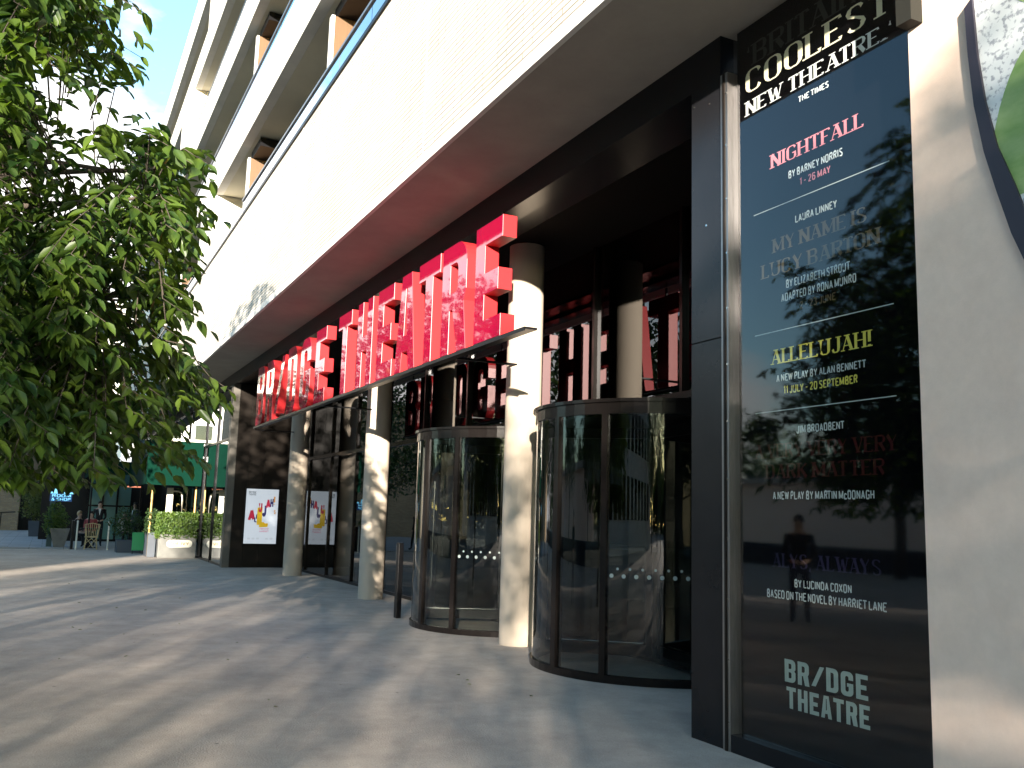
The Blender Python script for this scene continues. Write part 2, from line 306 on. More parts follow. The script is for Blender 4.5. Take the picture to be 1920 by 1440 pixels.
# ------------------------------------------------------------------ lettering (own stroke alphabet + block outlines)
def arcp(cx, cy, rx, ry, a0, a1, n=7):
    return [(cx+rx*math.cos(R(a0+(a1-a0)*k/n)), cy+ry*math.sin(R(a0+(a1-a0)*k/n))) for k in range(n+1)]
O_ = arcp(.5, .72, .5, .28, 0, 180, 8)+arcp(.5, .28, .5, .28, 180, 360, 8)
O_ = O_+[O_[0]]
_C = arcp(.5, .72, .5, .28, 15, 180, 8)+arcp(.5, .28, .5, .28, 180, 345, 8)
_S = arcp(.5, .74, .48, .26, 20, 200, 7)+[(.5, .52)]+arcp(.5, .26, .5, .26, 20, -160, 7)
GL = {
'A': (1, [[(0, 0), (.5, 1)], [(.5, 1), (1, 0)], [(.2, .33), (.8, .33)]]),
'B': (.9, [[(0, 0), (0, 1)], [(0, 1), (.6, 1)]+arcp(.6, .76, .35, .24, 90, -90, 6)+[(0, .52)], [(0, .52), (.6, .52)]+arcp(.6, .26, .4, .26, 90, -90, 6)+[(0, 0)]]),
'C': (.92, [_C]), 'D': (.95, [[(0, 0), (0, 1)], [(0, 1), (.45, 1)]+arcp(.45, .7, .55, .3, 90, 0, 5)+arcp(.45, .3, .55, .3, 0, -90, 5)+[(0, 0)]]),
'E': (.8, [[(0, 0), (0, 1)], [(0, 1), (1, 1), (1, .86)], [(0, .52), (.8, .52)], [(0, 0), (1, 0), (1, .14)]]),
'F': (.78, [[(0, 0), (0, 1)], [(0, 1), (1, 1), (1, .86)], [(0, .5), (.8, .5)]]),
'G': (.95, [_C+[(1, .45), (.6, .45)]]), 'H': (.98, [[(0, 0), (0, 1)], [(1, 0), (1, 1)], [(0, .5), (1, .5)]]),
'I': (.08, [[(.5, 0), (.5, 1)]]), 'J': (.7, [[(1, 1), (1, .3)]+arcp(.5, .28, .5, .28, 0, -170, 6)]),
'K': (.95, [[(0, 0), (0, 1)], [(0, .42), (1, 1)], [(.3, .6), (1, 0)]]), 'L': (.76, [[(0, 1), (0, 0)], [(0, 0), (1, 0), (1, .16)]]),
'M': (1.25, [[(0, 0), (0, 1)], [(0, 1), (.5, .15)], [(.5, .15), (1, 1)], [(1, 1), (1, 0)]]),
'N': (1, [[(0, 0), (0, 1)], [(0, 1), (1, 0)], [(1, 0), (1, 1)]]), 'O': (.95, [O_]),
'P': (.86, [[(0, 0), (0, 1)], [(0, 1), (.6, 1)]+arcp(.6, .74, .4, .26, 90, -90, 6)+[(0, .48)]]),
'R': (.92, [[(0, 0), (0, 1)], [(0, 1), (.6, 1)]+arcp(.6, .76, .38, .24, 90, -90, 6)+[(0, .52)], [(.5, .52), (1, 0)]]),
'S': (.86, [_S]), 'T': (.86, [[(.5, 0), (.5, 1)], [(0, .86), (0, 1), (1, 1), (1, .86)]]),
'U': (.95, [[(0, 1), (0, .28)]+arcp(.5, .28, .5, .28, 180, 360, 8)+[(1, 1)]]), 'V': (1, [[(0, 1), (.5, 0)], [(.5, 0), (1, 1)]]),
'W': (1.4, [[(0, 1), (.27, 0)], [(.27, 0), (.5, .85)], [(.5, .85), (.73, 0)], [(.73, 0), (1, 1)]]),
'X': (1, [[(0, 1), (1, 0)], [(0, 0), (1, 1)]]), 'Y': (1, [[(0, 1), (.5, .45)], [(1, 1), (.5, .45)], [(.5, .45), (.5, 0)]]),
'Z': (.9, [[(0, 1), (1, 1)], [(1, 1), (0, 0)], [(0, 0), (1, 0)]]),
'c': (.7, [[(x, y*.62) for x, y in _C]]),
'0': (.9, [O_]), '1': (.4, [[(0, .8), (.9, 1), (.9, 0)]]),
'2': (.85, [arcp(.5, .72, .46, .28, 170, -20, 6)+[(0, 0)], [(0, 0), (1, 0)]]),
'3': (.85, [arcp(.45, .76, .45, .24, 160, -80, 7), arcp(.45, .27, .5, .27, 80, -160, 7)]),
'6': (.88, [arcp(.5, .72, .48, .28, 20, 180, 6)+[(0, .3)], arcp(.5, .29, .5, .29, 0, 360, 12)]),
'!': (.08, [[(.5, .3), (.5, 1)], [(.5, 0), (.5, .12)]]), "'": (.08, [[(.4, 1.0), (.5, .85), (.1, .72)]]), '.': (.08, [[(.5, 0), (.5, .12)]]),
',': (.08, [[(.5, .12), (.5, 0), (.1, -.14)]]), '–': (.6, [[(0, .45), (1, .45)]]), '&': (1, [[(1, 0), (.25, .75)]+arcp(.45, .83, .22, .17, 200, -60, 6)+[(.05, .3)]+arcp(.4, .22, .38, .22, 150, 350, 6)+[(.95, .5)]]),
' ': (.45, []), '/': (.7, [[(0, 0), (1, 1)]]),
}
def text_strokes(txt, style):
    # returns list of (vertices ring quads) in a unit box: cap height 1
    wk = {'c': .46, 's': .82, 'w': .62, 'b': .5}[style]; th = {'c': .165, 's': .26, 'w': .17, 'b': .30}[style]; thin = {'c': .14, 's': .06, 'w': .14, 'b': .22}[style]
    gap = {'c': .20, 's': .22, 'w': .2, 'b': .1}[style]
    x = 0; quads = []; prev = ''
    for ch in txt:
        if prev+ch in ('FA', 'TA', 'AT', 'AV', 'AY', 'LY', 'WA', 'AW', 'VE', 'RY', 'RT', 'TO', 'LL'): x -= .12
        prev = ch
        gw, strokes = GL[ch]; gw *= wk
        if ch == ' ': x += gw; continue
        for st in strokes:
            P = [(x+th/2+p[0]*gw, p[1]) for p in st]
            # keep within cap height
            P = [(a, min(max(b, thin/2 if b <= 0.02 and b >= 0 else b), 1-thin/2) if b <= 1.0 and b >= 0 else b) for a, b in P]
            curve = len(P) > 3
            wid = []
            for i in range(len(P)):
                a = P[max(i-1, 0)]; b = P[min(i+1, len(P)-1)]; dx, dy = b[0]-a[0], b[1]-a[1]; l = math.hypot(dx, dy) or 1
                vy = abs(dy)/l
                if style == 's':
                    if curve: t = thin+(th-thin)*vy**2.2
                    elif vy < .35: t = thin
                    elif abs(dx) < 1e-6: t = th
                    else:
                        down = (b[0]-a[0])*(b[1]-a[1]) < 0
                        t = th if down else thin*1.3
                else: t = thin+(th-thin)*vy
                wid.append(t)
            if style == 's' and not curve and len(P) == 3: wid = [thin, thin*1.2, th*.8]
            Lp = []; Rp = []; n = len(P); closed = n > 3 and math.hypot(P[0][0]-P[-1][0], P[0][1]-P[-1][1]) < 1e-6
            for i in range(n):
                if closed: a = P[(i-1) % (n-1)]; b = P[(i+1) % (n-1)] if i < n-1 else P[1]
                else: a = P[max(i-1, 0)]; b = P[min(i+1, n-1)]
                def nn(p, q):
                    dx, dy = q[0]-p[0], q[1]-p[1]; l = math.hypot(dx, dy) or 1; return (-dy/l, dx/l)
                if (0 < i < n-1) or closed:
                    n1 = nn(a, P[i]); n2 = nn(P[i], b); mx_, my_ = n1[0]+n2[0], n1[1]+n2[1]; ml = mx_*mx_+my_*my_
                    k = min(2/ml, 2.2) if ml > 1e-6 else 1
                    nx, ny = mx_*k/1, my_*k/1
                    nx, ny = nx/1.0, ny/1.0
                    # (n1+n2)*2/|n1+n2|^2 gives the mitre normal
                else:
                    nx, ny = nn(a, b)
                h = wid[i]/2
                Lp.append((P[i][0]+nx*h, P[i][1]+ny*h)); Rp.append((P[i][0]-nx*h, P[i][1]-ny*h))
            quads.append([(Lp[i], Rp[i], Rp[i+1], Lp[i+1]) for i in range(n-1)])
            if style == 's':
                for i in (0, n-1):
                    a = P[i]; o2 = P[1] if i == 0 else P[n-2]
                    if abs(o2[0]-a[0]) < 1e-6 or (not curve and n == 2 and abs(o2[1]-a[1]) > .6):
                        if a[1] < .06 or a[1] > .94:
                            sw = th*(1.05 if abs(wid[i]-th) < .02 else .75)
                            y0 = 0 if a[1] < .5 else 1-thin
                            quads.append([((a[0]-sw, y0), (a[0]+sw, y0), (a[0]+sw, y0+thin), (a[0]-sw, y0+thin))])
        x += gw+th+gap*{'c': .55, 's': .62, 'w': .6, 'b': .5}[style]
    tw = x - gap*.55
    return tw, quads
def text_mb(mb, txt, style, place, x0, x1, z0, h, stagger=0.00025):
    tw, qs = text_strokes(txt, style)
    sx = (x1-x0)/tw
    for i, st in enumerate(qs):
        lay = (i % 6)*stagger
        for q in st:
            mb.add([place(x0+p[0]*sx, z0+p[1]*h, lay) for p in q], [(0, 1, 2, 3)])

def rr(x0, y0, x1, y1, rbl, rbr, rtr, rtl, n=6):
    P = []
    for cx, cy, r, a0 in ((x0, y0, rbl, 180), (x1, y0, rbr, 270), (x1, y1, rtr, 0), (x0, y1, rtl, 90)):
        if r <= 0: P.append((cx, cy)); continue
        ox = cx+r if cx == x0 else cx-r; oy = cy+r if cy == y0 else cy-r
        P += [(ox+r*math.cos(R(a0+90*k/n)), oy+r*math.sin(R(a0+90*k/n))) for k in range(n+1)]
    return P
def block_glyph(ch, w=.76, h=1.38, t=.25, s=.24):
    r = w*.36
    if ch == 'B':
        o = [(0, 0)]+[(w-r+r*math.cos(R(a)), r+r*math.sin(R(a))) for a in range(-90, 1, 15)]+[(w, .44*h), (w-.08, .515*h), (w, .59*h)]+[(w-r+r*math.cos(R(a)), h-r+r*math.sin(R(a))) for a in range(0, 91, 15)]+[(0, h)]
        return [o, rr(t, s, w-t, .44*h, 0, .08, .08, 0), rr(t, .59*h, w-t, h-s, 0, .08, .08, 0)]
    if ch == 'R':
        o = [(0, 0), (t, 0), (t, .40*h), (.47*w, .40*h), (w-t+.01, 0), (w+.03, 0), (w-.07, .44*h), (w, .54*h)]+[(w-r+r*math.cos(R(a)), h-r+r*math.sin(R(a))) for a in range(0, 91, 15)]+[(0, h)]
        return [o, rr(t, .40*h+s*.85, w-t, h-s, 0, .09, .09, 0)]
    if ch == 'D': return [rr(0, 0, w, h, 0, r, r, 0), rr(t, s, w-t, h-s, 0, .1, .1, 0)]
    if ch == 'G':
        q = .09; o = [(w, .66*h)]+[(w-r+r*math.cos(R(a)), h-r+r*math.sin(R(a))) for a in range(0, 91, 15)]+[(r+r*math.cos(R(a)), h-r+r*math.sin(R(a))) for a in range(90, 181, 15)]
        o += [(r+r*math.cos(R(a)), r+r*math.sin(R(a))) for a in range(180, 271, 15)]+[(w-r+r*math.cos(R(a)), r+r*math.sin(R(a))) for a in range(270, 361, 15)]
        o += [(w, .53*h), (.5*w, .53*h), (.5*w, .39*h), (w-t, .39*h), (w-t, s+q), (w-t-q*.3, s+q*.3), (w-t-q, s), (t+q, s), (t+q*.3, s+q*.3), (t, s+q), (t, h-s-q), (t+q*.3, h-s-q*.3), (t+q, h-s), (w-t-q, h-s), (w-t-q*.3, h-s-q*.3), (w-t, h-s-q), (w-t, .66*h)]
        return [o]
    if ch == 'E':
        w *= .93
        return [[(0, 0), (w, 0), (w, s), (t, s), (t, .40*h), (w-.09, .40*h), (w-.09, .40*h+s), (t, .40*h+s), (t, h-s), (w, h-s), (w, h), (0, h)]]
    if ch == 'T': return [[(w/2-t/2, 0), (w/2+t/2, 0), (w/2+t/2, h-s), (w, h-s), (w, h), (0, h), (0, h-s), (w/2-t/2, h-s)]]
    if ch == 'H': return [[(0, 0), (t, 0), (t, .41*h), (w-t, .41*h), (w-t, 0), (w, 0), (w, h), (w-t, h), (w-t, .41*h+s), (t, .41*h+s), (t, h), (0, h)]]
    if ch == 'A':
        w += .04
        return [[(0, 0), (t*.95, 0), (t*.95+.045, .20*h), (w-t*.95-.045, .20*h), (w-t*.95, 0), (w, 0), (.73*w, h), (.27*w, h)], [(t+.085, .36*h), (w-t-.085, .36*h), (.5*w+.03, .86*h), (.5*w-.03, .86*h)]]
    if ch == '/': return [[(0, 0.12), (t, 0.12), (w+.10, h-.06), (w+.10-t, h-.06)]]
def curve_mesh(name, loops, extr=0.0, bev=0.0):
    cd = bpy.data.curves.new(name, 'CURVE'); cd.dimensions = '2D'; cd.fill_mode = 'BOTH'; cd.extrude = extr; cd.bevel_depth = bev; cd.bevel_resolution = 1
    for lp in loops:
        sp = cd.splines.new('POLY'); sp.points.add(len(lp)-1)
        for p, q in zip(sp.points, lp): p.co = (q[0], q[1], 0, 1)
        sp.use_cyclic_u = True
    o = bpy.data.objects.new(name, cd); me = bpy.data.meshes.new_from_object(o); me.name = name
    bpy.data.objects.remove(o); bpy.data.curves.remove(cd); return me

# ================================================================== SETTING
g = MB(); g.add([(-420, -300, 0), (220, -300, 0), (220, 300, 0), (-420, 300, 0)], [(0, 1, 2, 3)])
tag(g.build('plaza_ground', 'ground'), kind='structure')
pv = MB().box(-90, -37.4, -9, 0.85, -0.2, 0.06)
tag(pv.build('stone_pavement', 'paving'), kind='structure')

# ================================================================== THEATRE BUILDING
FY, BY, GY = 4.49, 3.40, 6.30       # entrance plane, brick plane, recessed glazing plane
XL, XR = -62.0, 7.0
bld = thing('theatre_building', (-15, 8, 0), 'pale brick block with white balcony bands above a dark glazed theatre entrance and round columns', 'building')
# brick band and stone course
Box('brick_band', 'brick', bld, XL, XR, BY, BY+0.4, 5.56, 8.14)
Box('stone_course', 'white', bld, XL, XR, BY-0.004, BY+0.05, 5.435, 5.56)
Box('coping', 'black', bld, XL, XR, BY-0.03, BY+0.43, 8.14, 8.20)
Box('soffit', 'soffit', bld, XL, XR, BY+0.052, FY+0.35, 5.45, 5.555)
# fascia over the entrance and the shop
f = MB(); f.box(-62, -5.52, FY, FY+0.26, 5.11, 5.449); f.build('fascia', 'dark', bld)
Box('fascia_lip', 'dark', bld, -26.8, -5.9, FY+0.26, FY+0.62, 5.16, 5.449)
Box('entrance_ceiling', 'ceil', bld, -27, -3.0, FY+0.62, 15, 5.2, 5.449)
# interior shell
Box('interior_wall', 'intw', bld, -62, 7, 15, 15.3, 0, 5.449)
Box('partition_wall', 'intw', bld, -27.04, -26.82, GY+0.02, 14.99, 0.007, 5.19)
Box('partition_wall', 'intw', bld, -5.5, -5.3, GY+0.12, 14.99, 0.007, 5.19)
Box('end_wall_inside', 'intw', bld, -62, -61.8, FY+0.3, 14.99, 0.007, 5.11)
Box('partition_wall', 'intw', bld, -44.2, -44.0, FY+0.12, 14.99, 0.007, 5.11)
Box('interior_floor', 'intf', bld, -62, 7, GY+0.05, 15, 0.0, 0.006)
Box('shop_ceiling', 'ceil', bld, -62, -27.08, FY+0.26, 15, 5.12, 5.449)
# return wall with vertical panel joints
rw = MB()
for z0, z1 in ((0.02, 2.99), (3.0, 5.11)):
    y = FY+0.17
    for wd in (0.35, 0.44, 0.86):
        rw.box(-27.05, -26.8, y, y+wd-0.010, z0, z1); y += wd
rw.build('return_wall', 'bronze', bld)
Box('return_wall_core', 'black', bld, -27.04, -26.812, FY+0.03, GY-0.02, 0, 5.10)
Box('corner_post', mat('warm_grey_post', (0.10, 0.092, 0.08), 0.5, spec=0.2), bld, -27.10, -26.79, FY-0.03, FY+0.16, 0, 5.108)
# columns
def column(x, y):
    m = MB().cyl(x, y, 0, 5.2, 0.235, n=48)
    return m.build('column', 'conc', bld)
for x, y in ((-23.62, 5.66), (-17.21, 5.63), (-10.82, 5.51)): column(x, y)
# recessed glazing
DOORS = ((-8.86, 6.27), (-12.72, 6.27)); DR = 1.40
gz = MB()
xs = [-26.78]+[-26.06+2.13*k for k in range(6)]
low = [(-26.78, -24.9), (-24.9, -22.8), (-22.8, -20.7), (-20.7, -18.55), (-18.55, -16.4), (-16.4, -14.18), (-11.26, -10.32), (-7.4, -5.9)]
for a, b in low: gz.quad((a, GY, 0.06), (b, GY, 0.06), (b, GY, 2.96), (a, GY, 2.96))
up = [-26.78, -24.9, -22.8, -20.7, -18.55, -16.4, -14.4, -12.3, -10.3, -8.4, -5.9]
for a, b in zip(up[:-1], up[1:]): gz.quad((a, GY+.001*(int(a*10) % 3), 3.04), (b, GY, 3.04), (b, GY, 5.19), (a, GY+.001*(int(a*10) % 3), 5.19))
gz.build('glazing', 'glass', bld)
for x in up[1:-1]: Box('mullion', 'doorframe', bld, x-0.025, x+0.025, GY-0.05, GY+0.08, 3.04, 5.195)
for a, b in low[:-1]: Box('mullion', 'doorframe', bld, b-0.03, b+0.03, GY-0.04, GY+0.08, 0.05, 2.96)
Box('transom', 'doorframe', bld, -26.78, -5.89, GY-0.06, GY+0.10, 2.96, 3.04)
for a, b in ((-26.78, -14.18), (-11.26, -10.32), (-7.4, -5.9)): Box('base_rail', 'black', bld, a, b, GY-0.04, GY+0.08, 0.0, 0.06)
# swing door handle and leaf frame beside column two
h = MB(); h.tube([(-15.1, GY-0.10, 0.9), (-15.1, GY-0.10, 2.3)], 0.016); h.build('pull_handle', 'steel', bld)

def revolving_door(cx, cy, rot, n):
    r = MB()
    r.arc(cx, cy, DR-0.16, DR+0.02, -180, 180, 2.68, 2.80, 64)
    r.arc(cx, cy, DR-0.05, DR+0.05, -180, 180, 2.80, 2.835, 64)
    r.arc(cx, cy, DR-0.05, DR+0.025, -180, 180, 0.0, 0.075, 64)
    for a, wd in ((-150, 2.4), (-84, 3.2), (-57.5, 2.6), (-20, 2.4), (20, 2.4), (60, 2.4), (100, 2.4), (150, 2.4)):
        r.arc(cx, cy, DR-0.06, DR+0.03, a-wd/2, a+wd/2, 0.0752, 2.6798, 2)
    o = r.build('revolving_door', ['doorframe'], bld)
    top = MB(); top.cyl(cx, cy, 2.69, 2.79, DR-0.165, n=48); top.build('canopy', 'black', o)
    gl = MB(); gl.sheet(cx, cy, DR, -180, 0, 0.08, 2.68, 48); gl.build('curved_glass', 'glassd', o)
    gl = MB(); gl.sheet(cx, cy, DR, 20, 160, 0.08, 2.68, 32); gl.build('curved_glass', 'glassd', o)
    for k in range(3):
        a = R(rot+120*k); c, s = math.cos(a), math.sin(a)
        lf = MB()
        def P(d, z, off): return (cx+c*d-s*off, cy+s*d+c*off, z)
        def bar(d0, d1, z0, z1, t):
            V = [P(d0, z0, -t), P(d1, z0, -t), P(d1, z0, t), P(d0, z0, t), P(d0, z1, -t), P(d1, z1, -t), P(d1, z1, t), P(d0, z1, t)]
            lf.add(V, [(0, 3, 2, 1), (4, 5, 6, 7), (0, 1, 5, 4), (1, 2, 6, 5), (2, 3, 7, 6), (3, 0, 4, 7)])
        bar(0.05, 0.12, 0.09, 2.66, 0.025); bar(1.25, 1.32, 0.09, 2.66, 0.025)
        bar(0.12, 1.25, 0.09, 0.22, 0.022); bar(0.12, 1.25, 2.54, 2.66, 0.022)
        lfo = lf.build('door_leaf', 'black', o)
        gq = MB(); gq.quad(P(0.12, 0.22, 0), P(1.25, 0.22, 0), P(1.25, 2.54, 0), P(0.12, 2.54, 0)); gq.build('leaf_glass', 'glassd', o)
        hd = MB(); hd.tube([P(1.12, 0.55, 0.05), P(1.12, 2.1, 0.05)], 0.014); hd.tube([P(1.12, 0.55, -0.05), P(1.12, 2.1, -0.05)], 0.014); hd.build('pull_handle', 'steel', o)
        rl = MB(); rl.tube([P(0.15, 0.235, 0.026), P(1.22, 0.235, 0.026)], 0.008); rl.build('kick_rail', 'steel', o)
    # manifestation dots on the drum
    d = MB()
    for row, (z, rad) in enumerate(((1.045, 0.022), (1.115, 0.014))):
        for k in range(12):
            a = R(-54+5.2*k+row*2.6); V = [(cx+(DR+.004)*math.cos(a), cy+(DR+.004)*math.sin(a), z)]
            for q in range(10):
                t = 2*math.pi*q/10; aa = a+rad*math.cos(t)/DR; V.append((cx+(DR+.004)*math.cos(aa), cy+(DR+.004)*math.sin(aa), z+rad*math.sin(t)))
            d.add(V, [(0, 1+q, 1+(q+1) % 10) for q in range(10)])
    d.build('glass_dots', 'pgrey', o)
revolving_door(*DOORS[0], -128, 0); revolving_door(*DOORS[1], -112, 1)

# dark pier left of the poster
pr = MB(); pr.box(-5.89, -5.512, FY, GY+0.1, 0.0, 2.993); pr.box(-5.89, -5.512, FY, GY+0.1, 3.005, 5.109)
pr.build('entrance_pier', 'dark', bld)
Box('pier_core', 'black', bld, -5.88, -5.52, FY+0.012, GY, 2.98, 3.02)
for k, (x, z) in enumerate(((-5.86, 4.98), (-5.66, 4.93), (-5.70, 3.93))):
    MB().tube([(x, FY-0.004, z), (x, FY+0.004, z)], 0.009, n=8).build('fixing_screw', 'steel', bld)

for x in (-9.3, -15.3, -21.3, -27.3, -33.3): Box('movement_joint', 'white', bld, x-0.012, x+0.012, BY-0.003, BY+0.05, 5.561, 8.139)
# ---- balcony storeys
bands = ((10.15, 11.22), (13.27, 14.25), (16.15, 17.15), (18.85, 20.1))
for z0, z1 in bands: Box('balcony_band', 'white', bld, XL, XR, BY, BY+0.22, z0, z1, bevel=0.006)
for z0, z1 in bands: Box('balcony_soffit', 'soffit2', bld, XL, XR, BY+0.222, 5.0, z0+0.01, z0+0.14)
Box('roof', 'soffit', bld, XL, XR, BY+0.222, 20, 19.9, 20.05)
Box('side_wall', 'white', bld, XR-0.3, XR-0.002, BY+0.43, 20, 5.56, 19.89)
# window wall behind the balconies
for (z0, z1) in ((8.2, 10.16), (11.22, 13.28), (14.25, 16.16), (17.15, 18.86)):
    y = 4.45
    wm = MB().quad((XL, y, z0-.3), (XR, y, z0-.3), (XR, y, z1), (XL, y, z1)); wm.build('window_glazing', 'glass', bld)
    Box('window_back', 'intw', bld, XL, XR, y+1.2, y+1.3, z0-.3, z1-.01)
    k = 0; x = -60.0
    while x < XR:
        Box('window_frame', 'winframe', bld, x-0.05, x+0.05, y-0.07, y+0.05, z0-.2, z1-.001); x += 2.35 if k % 2 else 1.45; k += 1
Box('parapet_floor', 'soffit2', bld, XL, XR, BY+0.43, 5.6, 7.7, 7.8)
# glass balustrades with steel handrails
for (z0, z1, y, x0, x1) in ((8.202, 8.72, BY+0.1, -21.6, XR), (8.202, 8.72, BY+0.1, -44.0, -28.3), (11.222, 11.60, BY+0.08, -62, XR), (14.252, 14.52, BY+0.08, -62, XR)):
    q = MB(); x = x0
    while x < x1-0.1:
        e = min(x+1.62, x1); q.quad((x+.01, y, z0), (e-.01, y, z0), (e-.01, y, z1), (x+.01, y, z1)); x = e
    q.build('balustrade', 'glassu', bld)
    Box('handrail', 'alu', bld, x0, x1, y-0.025, y+0.03, z1, z1+0.045)
# solid end walls between recesses
for z0, z1, x0, x1 in ((8.2, 10.149, -28.2, -25.7), (14.25, 16.149, -36.2, -32.7), (17.15, 18.849, -30.2, -26.6), (8.2, 10.149, -52, -47)):
    Box('end_wall', 'white', bld, x0, x1, BY+0.002, 4.44, z0+0.002, z1)
# timber-lined fins with dark header
for x, z0, z1 in ((-14.6, 8.2, 9.93), (-21.9, 8.2, 9.93), (-21.9, 11.222, 13.05), (-14.6, 11.222, 13.05), (-7.3, 8.2, 9.93), (-34.5, 8.2, 9.93)):
    fn = MB(); fn.box(x-0.10, x, BY+0.26, 4.44, z0, z1); o = fn.build('timber_fin', 'timber', bld)
    Box('fin_frame', 'winframe', o, x-0.12, x+0.02, BY+0.20, BY+0.258, z0, z1)
    Box('fin_header', 'black', o, x-0.16, x+0.9, BY+0.30, 4.44, z1+0.002, z1+0.2)
# shop glazing left of the return wall
sg = MB()
xx = [-44, -40.3, -36, -31.75, -29.4, -27.11]
for a, b in zip(xx[:-1], xx[1:]):
    for z0, z1 in ((0.06, 3.55), (3.62, 5.10)):
        sg.quad((a+.02, FY+0.05, z0), (b-.02, FY+0.05, z0), (b-.02, FY+0.05, z1), (a+.02, FY+0.05, z1))
sg.build('shop_glazing', 'glassw', bld)
for x in xx[1:-1]: Box('shop_mullion', 'black', bld, x-0.03, x+0.03, FY+0.01, FY+0.12, 0, 5.10)
Box('shop_transom', 'black', bld, -44, -27.11, FY+0.02, FY+0.11, 3.55, 3.62)
Box('shop_base_rail', 'black', bld, -44, -27.11, FY+0.02, FY+0.11, 0.0, 0.06)
# interior fittings seen dimly through the glass
dk = thing('reception_desk', (-16.5, 11.2, 0.006), 'olive reception desk with pale top seen through the entrance glass', 'desk')
Box('desk_body', mat('olive_laminate', (0.16, 0.17, 0.04), 0.5), dk, -19.5, -14.0, 10.8, 11.6, 0.006, 1.0)
Box('desk_top', 'postw', dk, -19.6, -13.9, 10.7, 11.7, 1.0, 1.05)
oc = thing('orange_chair', (-16.3, 8.9, 0.006), 'orange plastic chair standing inside behind the farther revolving door', 'chair')
OM = mat('orange_plastic', (0.75, 0.18, 0.03), 0.45)
MB().box(-16.55, -16.05, 8.65, 9.10, 0.43, 0.47).build('seat', OM, oc)
MB().box(-16.55, -16.05, 9.08, 9.13, 0.50, 0.95).build('backrest', OM, oc)
for x in (-16.5, -16.1):
    for y in (8.7, 9.08): MB().tube([(x, y, 0.006), (x, y, 0.43)], 0.014).build('leg', 'steel', oc)

# ================================================================== SIGN
sg_ = thing('theatre_sign', (-15.7, FY-0.08, 3.55), 'glossy red BR/DGE THEATRE letters on a thin dark rail across the entrance', 'sign')
LX = [('B', -22.62), ('R', -21.58), ('/', -20.62), ('D', -19.46), ('G', -18.34), ('E', -17.18),
      ('T', -15.66), ('H', -14.52), ('E', -13.48), ('A', -12.62), ('T', -11.72), ('R', -10.86), ('E', -9.82)]
rot = Matrix.Rotation(R(90), 4, 'X')
cache = {}
for ch, x in LX:
    if ch not in cache:
        me = curve_mesh('letter_'+({'/': 'slash'}.get(ch, ch.lower())), block_glyph(ch), 0.085, 0.006)
        me.transform(rot)
        me.materials.clear(); me.materials.append(MT['redf']); me.materials.append(MT['reds'])
        for p in me.polygons: p.material_index = 0 if abs(p.normal.y) > 0.9 else 1; p.use_smooth = False
        me.update(); cache[ch] = me
    o = link('letter', cache[ch], sg_, (x+15.7, 0.0, 0.04))
    o['label'] = 'red letter "%s"' % ch if ch != '/' else 'slanted red bar standing for the letter I'
rl = MB(); rl.box(-22.8, -8.50, FY-0.175, FY-0.165, 3.535, 3.58); rl.box(-22.8, -8.50, FY-0.165, FY-0.02, 3.555, 3.58); rl.build('rail', 'black', sg_)
for x in (-23.45, -17.10, -10.70): Box('bracket', 'black', sg_, x-.03, x+.03, FY-0.019, 5.45, 3.556, 3.579)
for x in (-22.2, -17.0, -15.2, -11.3, -9.4): MB().tube([(x, FY-0.02, 4.95), (x, FY-0.02, 5.105)], 0.02).build('hanger', 'black', sg_)

# ================================================================== POSTER PANEL
pp = thing('poster_panel', (-4.58, FY+0.06, 0), 'tall black glass poster panel listing the theatre season, beside the pale stone wall', 'poster panel')
Box('backing', 'pbg', pp, -5.42, -3.70, FY+0.085, FY+0.14, 0.12, 5.44)
Box('side_channel', 'alu', pp, -5.508, -5.425, FY-0.012, FY+0.14, 0.0, 5.1)
chn = MB(); chn.box(-5.478, -5.455, FY-0.020, FY-0.0122, 0.0, 5.1); chn.build('channel_rib', 'bronze', pp)
rv = MB()
for k in range(12): rv.tube([(-5.44, FY-0.016, 0.2+0.43*k), (-5.44, FY-0.0115, 0.2+0.43*k)], 0.007, n=8)
rv.build('rivet', 'steel', pp)
Box('sill', 'dark', pp, -5.424, -3.70, FY-0.01, FY+0.083, 0.0, 0.12)
Box('edge_trim', 'bronze', pp, -3.70, -3.655, FY-0.03, FY+0.14, 0.0, 5.44)
gq = MB().quad((-5.424, FY+0.05, 0.121), (-3.701, FY+0.05, 0.121), (-3.701, FY+0.05, 5.44), (-5.424, FY+0.05, 5.44)); gq.build('glass_pane', 'glassp', pp)
TY = FY+0.072
def pplace(x, z, lay): return (x, TY-lay, z)
CX = -4.605
